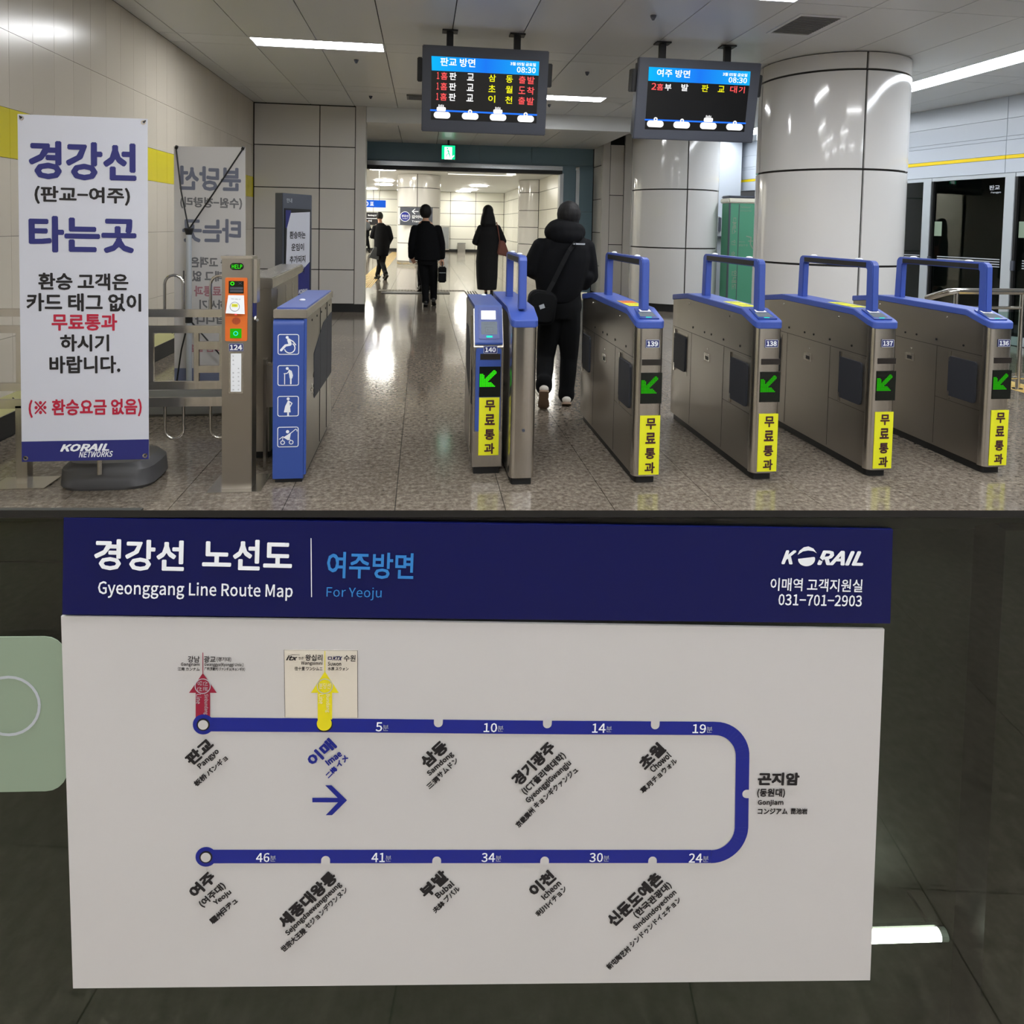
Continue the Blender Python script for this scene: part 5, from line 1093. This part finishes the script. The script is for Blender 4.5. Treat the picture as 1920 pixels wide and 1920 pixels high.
# --- man at left, mid stride
Yd = 19.6; o, P = simple((713, 450), Yd, '', None)
J = dict(head=P(712, 407), neck=P(713, 418), chest=P(715, 436), pelvis=P(716, 466), shL=P(702, 426), elL=P(698, 444), wrL=P(701, 440, .25), hdL=(.3, .6, .5), shR=P(729, 426), elR=P(733, 446), wrR=P(726, 462, .12), hdR=(-.3, .4, -.6),
 hipL=P(711, 470), knL=P(712, 495, .1), anL=P(708, 515, .1), toeL=P(703, 521, .2), hipR=P(720, 470), knR=P(717, 493, -.05), anR=P(723, 514, -.3), toeR=P(719, 521, -.2), curl=.8)
t = person('person', 'man in dark coat striding away at the left edge of the opening', o, J, .01); t['group'] = 'people walking away'
mb = MB(); w_ = lambda x, y, dy=0: o+P(x, y, dy)
mb.loft([((w_(x, y)).x, Yd, (w_(x, y)).z, a, b) for x, y, a, b in [(714, 480, .2, .16), (716, 462, .22, .16), (716, 442, .215, .16), (715, 426, .19, .13), (713, 418, .09, .09)]], 22)
mb.cap(w_(703, 428), w_(698, 443), .085, .075); mb.cap(w_(698, 443), w_(701, 440, .2), .07, .055); mb.cap(w_(728, 428), w_(733, 446), .085, .075); mb.cap(w_(733, 446), w_(727, 460, .1), .07, .055); remesh(mb, 'coat', 'coat', t, .016, 3)
mb = MB(); mb.ell(w_(712, 405), (.095, .11, .12)); remesh(mb, 'hair', 'hair', t, .011, 1); trousers(t, o, J, 'trous', 1.0); shoes(t, o, J, 'shoeb', 'black')
q = w_(703, 474, -.1); t = thing('tote_bag', 'grey tote bag hanging at the left side of the striding man', 'bag', q, 'bags carried by people'); MB().prism(Plane(q, (1, .2, 0), (0, 0, 1)), [(-.17, -.13), (.1, -.2), (.13, .15), (-.02, .17)], -.04, .04).build('bag_body', 'bagg', t, bevel=.012); MB().tube([q+V((.05, 0, .16)), q+V((.12, .05, .5)), q+V((.1, .12, .75))], .01).build('strap', 'bagg', t)
# --- far walker at the very left with backpack
Yd = 36; o, P = simple((688, 440), Yd, '', None)
J = dict(head=P(684, 407), neck=P(685, 413), chest=P(685, 422), pelvis=P(686, 440), shL=P(679, 418), elL=P(677, 430), wrL=P(680, 436), hdL=(0, .4, -.6), shR=P(691, 418), elR=P(694, 430), wrR=P(696, 430, .2), hdR=(.3, .5, 0),
 hipL=P(684, 443), knL=P(686, 456), anL=P(683, 469), toeL=P(681, 472, .1), hipR=P(687, 443), knR=P(690, 456), anR=P(692, 467), toeR=P(694, 470, .1), s=1.0)
t = person('person', 'distant person with patterned backpack at the far left of the hall', o, J, .014); t['group'] = 'people walking away'
mb = MB(); w_ = lambda x, y, dy=0: o+P(x, y, dy); mb.loft([((w_(x, y)).x, Yd, (w_(x, y)).z, a, b) for x, y, a, b in [(686, 443, .19, .15), (685, 430, .21, .16), (685, 419, .2, .14), (685, 414, .09, .09)]], 20); mb.cap(w_(690, 419), w_(694, 430), .08, .07); mb.cap(w_(694, 430), w_(696, 430, .2), .07, .05); remesh(mb, 'jacket', 'coat', t, .02, 3); trousers(t, o, J, 'trous', 1.0); shoes(t, o, J, 'shoeb', 'black')
mb = MB(); mb.ell(w_(684, 406), (.095, .11, .12)); remesh(mb, 'hair', 'hair', t, .014, 1)
q = w_(689, 424, -.22); t = thing('backpack', 'small grey patterned backpack on the distant person', 'bag', q, 'bags carried by people'); mb = MB(); mb.ell(q, (.15, .09, .22)); remesh(mb, 'pack', 'bagg', t, .018, 2)

# ================================================================== NEAR GLASS PARTITION WITH ROUTE MAP
gu = ray(27750, 960); gu.z = 0; gu.normalize()
GP = Plane(CAM+ray(960, 960)/F*.75, gu, (0, 0, 1))           # outer glass face
gz0 = GP.P.z
def gv(z): return z-gz0
vt = GP.px(960, 967)[1]; vr = GP.px(960, 954)[1]
UL_, UR_ = -.92, .95
t = thing('glass_partition', 'waist-high partition with dark glazed front in the foreground', 'partition', GP.pt(0, gv(0), -.06))
b = MB(); b.add([GP.pt(u_, v_, d_) for u_ in (UL_, UR_) for v_, d_ in ((vt, .004), (vr, .004), (vr-.002, 0), (vr-.075, -.13), (vt-.075, -.13))], [(0,1,2,3,4), (9,8,7,6,5), (0,5,6,1), (1,6,7,2), (2,7,8,3), (3,8,9,4), (4,9,5,0)])
b.build('top_rail', 'railm', t)
P = [GP.pt(u_, v_, d_) for u_ in (UL_+.051, UR_-.051) for v_, d_ in ((gv(.041), -.115), (vt-.0662, -.115), (vt-.0735, -.128), (gv(.041), -.128))]
MB().add(P, [(0,1,2,3), (7,6,5,4), (0,4,5,1), (1,5,6,2), (2,6,7,3), (3,7,4,0)]).build('back_panel', 'cabd', t)
MB().pbox(GP, UL_, gv(0), UR_, gv(.04), -.13, 0).build('bottom_rail', 'cabf', t)
for a, b in ((UL_, UL_+.05), (UR_-.05, UR_)):
    P = [GP.pt(u_, v_, d_) for u_ in (a, b) for v_, d_ in ((gv(.04), .002), (vt, .002), (vt-.075, -.129), (gv(.04), -.129))]
    MB().add(P, [(0,1,2,3), (7,6,5,4), (0,4,5,1), (1,5,6,2), (2,6,7,3), (3,7,4,0)]).build('end_post', 'railm', t)
uR = GP.px(1897, 1500)[0]; MB().pbox(GP, uR, gv(.04), uR+.05, vt-.03, -.08, -.03).build('mullion', 'railm', t)
uL = GP.px(117, 1100)[0]; vG = GP.px(60, 1081)[1]
MB().pbox(GP, UL_+.05, vG+.002, uL+.06, vt-.012, -.05, -.03).build('inner_panel', 'cabf', t); MB().pbox(GP, UL_+.05, vG-.12, uL+.06, vG-.002, -.07, -.035).build('inner_panel', 'cabf', t)
MB().pbox(GP, UL_+.05, gv(.04), UR_-.05, vt, -.006, 0).build('glass_pane', 'glass_p', t)
c = GP.box(-40, 1193, 126, 1483); s = MB().prism(GP, rrect(c[0], c[1], c[2], c[3], .022), .0, .001).build('round_sticker', 'mint', t, label='pale green rounded square sticker')
bflat('sticker_ring', 'lab', GP, ring(GP.px(18, 1325)[0], c[1]+.01, .03, .033), s, .0014)
# glowing tube added inside the case in place of a lamp reflected in the glass
LP = Plane(GP.pt(0, 0, -.06), gu, (0, 0, 1)); a = LP.px(1560, 1758); b_ = LP.px(1768, 1760)
lt = thing('tube_lamp', 'short glowing tube lamp behind the glass beside the lower right corner of the route map', 'lamp', LP.pt((a[0]+b_[0])/2, a[1]))
MB().tube([LP.pt(a[0], a[1]), LP.pt(b_[0]-.006, a[1])], .0068, 14).build('tube', 'tube', lt, smooth=40); MB().tube([LP.pt(b_[0]-.006, a[1]), LP.pt(b_[0]+.003, a[1])], .0072, 14).build('end_cap', 'lab', lt)
MB().tube([LP.pt(a[0]-.009, a[1]), LP.pt(a[0], a[1])], .0072, 14).build('end_cap', 'lab', lt); MB().pbox(LP, a[0], a[1]-.005, b_[0], a[1]+.005, -.011, -.007).build('mounting_bar', 'cabd', lt)
for uu in (a[0]+.01, b_[0]-.01): MB().pbox(LP, uu-.0015, a[1]-.0015, uu+.0015, a[1]+.0015, -.056, -.011).build('bracket', 'cabd', lt)
# route map board, hung slightly crooked
A_ = GP.px(118, 1152); B_ = GP.px(1659, 1171); ang = -.024
bu = gu*math.cos(ang)+V((0, 0, 1))*math.sin(ang); bv = V((0, 0, 1))*math.cos(ang)-gu*math.sin(ang)
RB = Plane(GP.pt(A_[0], A_[1], .0035), bu, bv); BW = RB.px(1659, 1171)[0]; BH = -(RB.px(137, 1847)[1]+RB.px(1631, 1844)[1])/2
u1 = RB.px(1631, 1844)[0]; u0b = RB.px(137, 1847)[0]
t = thing('route_map', 'large printed railway route map board with navy header stuck on the dark glass', 'sign', RB.pt(BW/2, -BH/2))
MB().prism(RB, [(0, 0), (u0b, -BH), (u1, -BH), (BW, 0)], -.003, 0).build('white_sheet', 'boardw', t)
hq = [RB.px(118, 1151), RB.px(1668, 1168), RB.px(1673, 992), RB.px(117, 968)]; hq[3] = (hq[0][0], RB.px(117, 970)[1])
hd_ = MB().prism(RB, hq, -.0028, .0012).build('header_sheet', 'boardb', t, label='navy header strip with white and light blue titles')
DB = .0022
def T(s, m_, bx, par, **k): ptext(s, m_, RB, bx, par, d=k.pop('d', .0022), **k)
T('경강선', 'white', (179, 1010, 347, 1068), hd_, bold=.022); T('노선도', 'white', (381, 1010, 549, 1067), hd_, bold=.022); T('Gyeonggang Line Route Map', 'white', (186, 1090, 550, 1122), hd_, bold=.012)
T('여주방면', 'skyb', (614, 1034, 776, 1083), hd_, bold=.018); T('For Yeoju', 'skyb', (613, 1099, 716, 1123), hd_, bold=.004)
T('이매역 고객지원실', 'white', (1443, 1083, 1615, 1107), hd_, bold=.012); T('031−701−2903', 'white', (1458, 1113, 1614, 1134), hd_, bold=.012)
a = RB.px(584, 1008); b_ = RB.px(585, 1117); bflat('title_divider', 'white', RB, stroke([a, b_], .0009), hd_, .002)
T('K', 'white', (1464, 1030, 1491, 1056), hd_, shear=.3, bold=.04); T('RAIL', 'white', (1531, 1031, 1617, 1058), hd_, shear=.3, bold=.035)
u, v = RB.px(1511, 1041); sc = .00058
E = lambda rx, ry, a0, a1, n=20, dx=0, dy=0: [(u+dx*sc+rx*sc*math.cos(a0+(a1-a0)*k/n), v+dy*sc+ry*sc*math.sin(a0+(a1-a0)*k/n)) for k in range(n+1)]
bflat('logo_ball', 'white', RB, [E(16.5, 13.5, PI*.99, 2.12*PI, dy=-6)], hd_, .0022)
bflat('logo_swoosh', 'white', RB, [[(u-18*sc, v+2*sc), (u-15*sc, v+10*sc), (u-7*sc, v+17*sc), (u+2*sc, v+19*sc), (u+12*sc, v+15*sc), (u+19*sc, v+6*sc), (u+12*sc, v+10*sc), (u+2*sc, v+11*sc), (u-8*sc, v+9*sc)]], hd_, .0022)
bflat('logo_swoosh', 'boardb', RB, [[(u-20*sc, v-1*sc), (u-8*sc, v+7*sc), (u+4*sc, v+8*sc), (u+16*sc, v+3*sc), (u+26*sc, v-3*sc), (u+34*sc, v-10*sc), (u+28*sc, v-8*sc), (u+20*sc, v-4*sc), (u+8*sc, v+2*sc), (u-4*sc, v+3*sc)]], hd_, .003)
# line
q = RB.px; path = [q(382, 1357.5), q(700, 1360), q(1000, 1363), q(1338, 1365)]
c1 = q(1338, 1420); r1 = abs(q(1338, 1365)[1]-c1[1]); rx = abs(q(1392, 1420)[0]-c1[0])
path += [(c1[0]+rx*math.sin(PI/2*k/12), c1[1]+r1*math.cos(PI/2*k/12)) for k in range(1, 13)]
c2 = q(1336, 1551); r2 = abs(q(1336, 1605)[1]-c2[1]); rx2 = abs(q(1390, 1551)[0]-c2[0])
path += [(c2[0]+rx2*math.cos(PI/2*k/12), c2[1]-r2*math.sin(PI/2*k/12)) for k in range(0, 13)]
path += [q(1000, 1605), q(700, 1605), q(387, 1605)]
lw = abs(q(900, 1350)[1]-q(900, 1375.5)[1])
ln = bflat('route_line', 'route', RB, band(path, lw), t, .0006)
pxs = lw/25.5
def dot(x, y, r, m_, d=.0012, r2=None, nm='station_dot'):
    u, v = q(x, y); return bflat(nm, m_, RB, [disc(u, v, r*pxs, 28)] if r2 is None else ring(u, v, r2*pxs, r*pxs), t, d)
for x, y in ((382, 1357), (387, 1605)): dot(x, y, 18.5, 'route', .001); dot(x, y, 11.5, 'ink', .0014); dot(x, y, 8.8, 'boardw', .0018)
dot(609, 1357.5, 14, 'ink', .001); dot(608.5, 1355, 13.2, 'yel2', .0014)
for x, y, e in ((822, 1354, 1), (1026, 1356, 1), (1228, 1358, 1), (611, 1611, -1), (819, 1612, -1), (1021, 1612, -1), (1223, 1612, -1)):
    u, v = q(x, y); r = 8*pxs; yo = 9*pxs*e; bflat('station_notch', 'boardw', RB, [disc(u, v, r, 20), [(u-r, v), (u+r, v), (u+r, v+yo), (u-r, v+yo)]], t, .0012)
u, v = q(1399, 1487); r = 8*pxs; bflat('station_notch', 'boardw', RB, [disc(u, v, r, 20), [(u, v-r), (u+9*pxs, v-r), (u+9*pxs, v+r), (u, v+r)]], t, .0012)
for s, x, y in (('5', 705, 1361.5), ('10', 907, 1363), ('14', 1110, 1364), ('19', 1298, 1365), ('46', 481, 1606), ('41', 697, 1606), ('34', 903, 1606), ('30', 1105, 1606), ('24', 1291, 1607)):
    n = 12 if len(s) == 1 else 25; T(s, 'white', (x, y-9, x+n, y+8), ln, d=.0014, bold=.01); T('분', 'lab', (x+n+1, y-4, x+n+12, y+7), ln, d=.0014, bold=0)
# transfer arrows
def arrow_up(x, ya, yb, yc, m_, par):
    bflat('arrow', m_, RB, [[q(x, ya), q(x-26, yb), q(x+26, yb)], [q(x-13.5, yb-1), q(x+13.5, yb-1), q(x+13.5, yc), q(x-13.5, yc)]]+stroke([q(x, ya+2), q(x, ya-38)], .0008), par, .0009)
    bflat('arrow_circle', 'lab', RB, ring(*q(x, 1285), 12.5*pxs, 14*pxs), par, .0013)
pp = MB().prism(RB, [q(533, 1218), q(670.5, 1219), q(671, 1345), q(534.5, 1344)], 0, .0004).build('paper_patch', 'patch', t, label='square beige paper patch pasted over the map')
bflat('patch_edge', 'ink', RB, stroke([q(533, 1218), q(670.5, 1219), q(671, 1345)], .0004)+stroke([q(533, 1218), q(534.5, 1344)], .0004), pp, .0006)
arrow_up(381, 1261, 1298, 1348, 'maroon', t); arrow_up(609.5, 1258, 1298, 1348, 'yel2', t)
for k, c_ in enumerate('신분당선'): u, v = q(381, 1285); text(c_, 'lab', RB, u+(5 if k < 2 else -5)*pxs, v+(5-10*(k % 2))*pxs, 8*pxs, 8*pxs, t, d=.0014, ang=-PI/2, bold=0)
T('분당선', 'patch', (599, 1279, 620, 1290), t, d=.0014, bold=0)
for s, x, y0, y1, m_ in (('Sinbundang', 387, 1300, 1338, 'lab'), ('Line', 373.5, 1300, 1318, 'lab'), ('Bundang', 615, 1300, 1334, 'patch'), ('Line', 603, 1300, 1318, 'patch')):
    ltext(s, m_, RB, (x, y0), (x, y1), 9, t, d=.0014, bold=0)
for s, bx in (('강남', (353, 1229, 375, 1241)), ('Gangnam', (340, 1241.5, 375, 1249)), ('江南 カンナム', (334, 1250, 375, 1256.5)), ('광교', (383, 1229, 405, 1241)), ('(경기대)', (407, 1231, 434, 1240)), ('Gwanggyo(Kyonggi Univ.)', (384, 1241.5, 457, 1249.5)), ('广桥(京畿大) クァンギョ(キョンギ大)', (384, 1250, 460, 1257)),
              ('왕십리', (573, 1226, 605, 1238)), ('Wangsimni', (565, 1239, 605, 1247)), ('往十里 ワンシムニ', (553, 1249, 605, 1256)), ('수원', (645, 1227, 667, 1239)), ('Suwon', (615, 1240, 640, 1247)), ('水原 スウォン', (615, 1249.5, 654, 1256))):
    T(s, 'ink', bx, t, d=.001, bold=.015)
T('itx', 'ink', (537, 1228, 558, 1237), t, d=.001, shear=.3, bold=.03); T('청춘', 'ink', (560, 1230.5, 570, 1236), t, d=.001, bold=0); T('KTX', 'boardb', (624, 1229.5, 642, 1237), t, d=.001, shear=.3, bold=.03); bflat('small_emblem', 'boardb', RB, rframe(*q(619, 1233), .0044, .0034, .0003, .0008), t, .001)
bflat('print_swash', 'ink', RB, stroke([q(538, 1236), q(541, 1229), q(548, 1226.5), q(562, 1227)], .0004), t, .001)
LT = [('판교', (353, 1427), (396, 1389), 24), ('Pangyo', (374, 1438), (410, 1406), 13), ('パンギョ', (389, 1450), (425, 1418), 11), ('板桥', (366, 1470), (387, 1452), 11),
 ('삼동', (793, 1432), (835, 1393), 25), ('Samdong', (803, 1451), (849, 1411), 13), ('サムドン', (822, 1455), (857, 1422), 11), ('三洞', (802, 1475), (822, 1457), 11),
 ('경기광주', (965, 1466), (1036, 1395), 25), ('(ICT폴리텍대학)', (981, 1485), (1058, 1413), 16), ('GyeonggiGwangju', (988, 1502), (1069, 1428), 14), ('キョンギクァンジュ', (1002, 1511), (1081, 1440), 12), ('京畿廣州', (969, 1547), (1000, 1516), 12),
 ('초월', (1202, 1436), (1241, 1397), 25), ('Chowol', (1220, 1443), (1255, 1412), 13), ('チョウォル', (1223, 1463), (1267, 1423), 11), ('草月', (1202, 1483), (1222, 1465), 11),
 ('여주', (360, 1676), (400, 1638), 24), ('(여주대)', (377, 1696), (421, 1657), 16), ('Yeoju', (403, 1693), (433, 1670), 12), ('ヨヂュ', (416, 1708), (444, 1685), 11), ('驪州', (396, 1727), (418, 1709), 12),
 ('세종대왕릉', (527, 1732), (627, 1638), 25), ('Sejongdaewangneung', (538, 1750), (639, 1655), 13), ('セジョンデワンヌン', (574, 1737), (650, 1664), 11), ('世宗大王陵', (529, 1780), (573, 1741), 12),
 ('부발', (792, 1676), (836, 1636), 25), ('Bubal', (818, 1679), (849, 1653), 12), ('プバル', (834, 1687), (860, 1662), 11), ('夫鉢', (813, 1707), (832, 1690), 11),
 ('이천', (996, 1673), (1036, 1637), 25), ('Icheon', (1017, 1682), (1049, 1652), 12), ('イチョン', (1028, 1695), (1060, 1662), 11), ('利川', (1006, 1714), (1027, 1695), 11),
 ('신둔도예촌', (1143, 1729), (1237, 1640), 26), ('(한국관광대)', (1190, 1716), (1256, 1656), 16), ('Sindundoyechon', (1189, 1741), (1266, 1670), 13), ('シンドゥンドイェチョン', (1182, 1771), (1274, 1683), 11), ('新屯陶艺村', (1139, 1813), (1180, 1775), 12)]
for s, a, b_, h in LT: ltext(s, 'ink', RB, a, b_, h, t, d=.001, bold=.04 if h > 20 else .028)
for s, a, b_, h in (('이매', (581, 1429), (625, 1390), 24), ('Imae', (613, 1430), (639, 1410), 12), ('イメ', (632, 1435), (651, 1417), 11), ('二梅', (613, 1455), (630, 1438), 11)): ltext(s, 'route', RB, a, b_, h, t, d=.001, bold=.036)
for s, bx in (('곤지암', (1420, 1447, 1498, 1471)), ('(동원대)', (1419, 1477, 1471, 1494)), ('Gonjiam', (1420, 1498, 1468, 1510)), ('コンジアム', (1420, 1514, 1476, 1525)), ('昆池岩', (1482, 1514, 1513, 1525))): T(s, 'ink', bx, t, d=.001, bold=.038 if s == '곤지암' else .024)
bflat('direction_arrow', 'route', RB, [[q(586, 1494.5), q(640, 1494.5), q(640, 1503), q(586, 1503)], [q(610, 1471), q(622, 1471), q(651, 1499), q(638, 1499)], [q(651, 1499), q(623, 1527), q(611, 1527), q(638, 1499)]], t, .001)

bpy.data.scenes.remove(TMP)
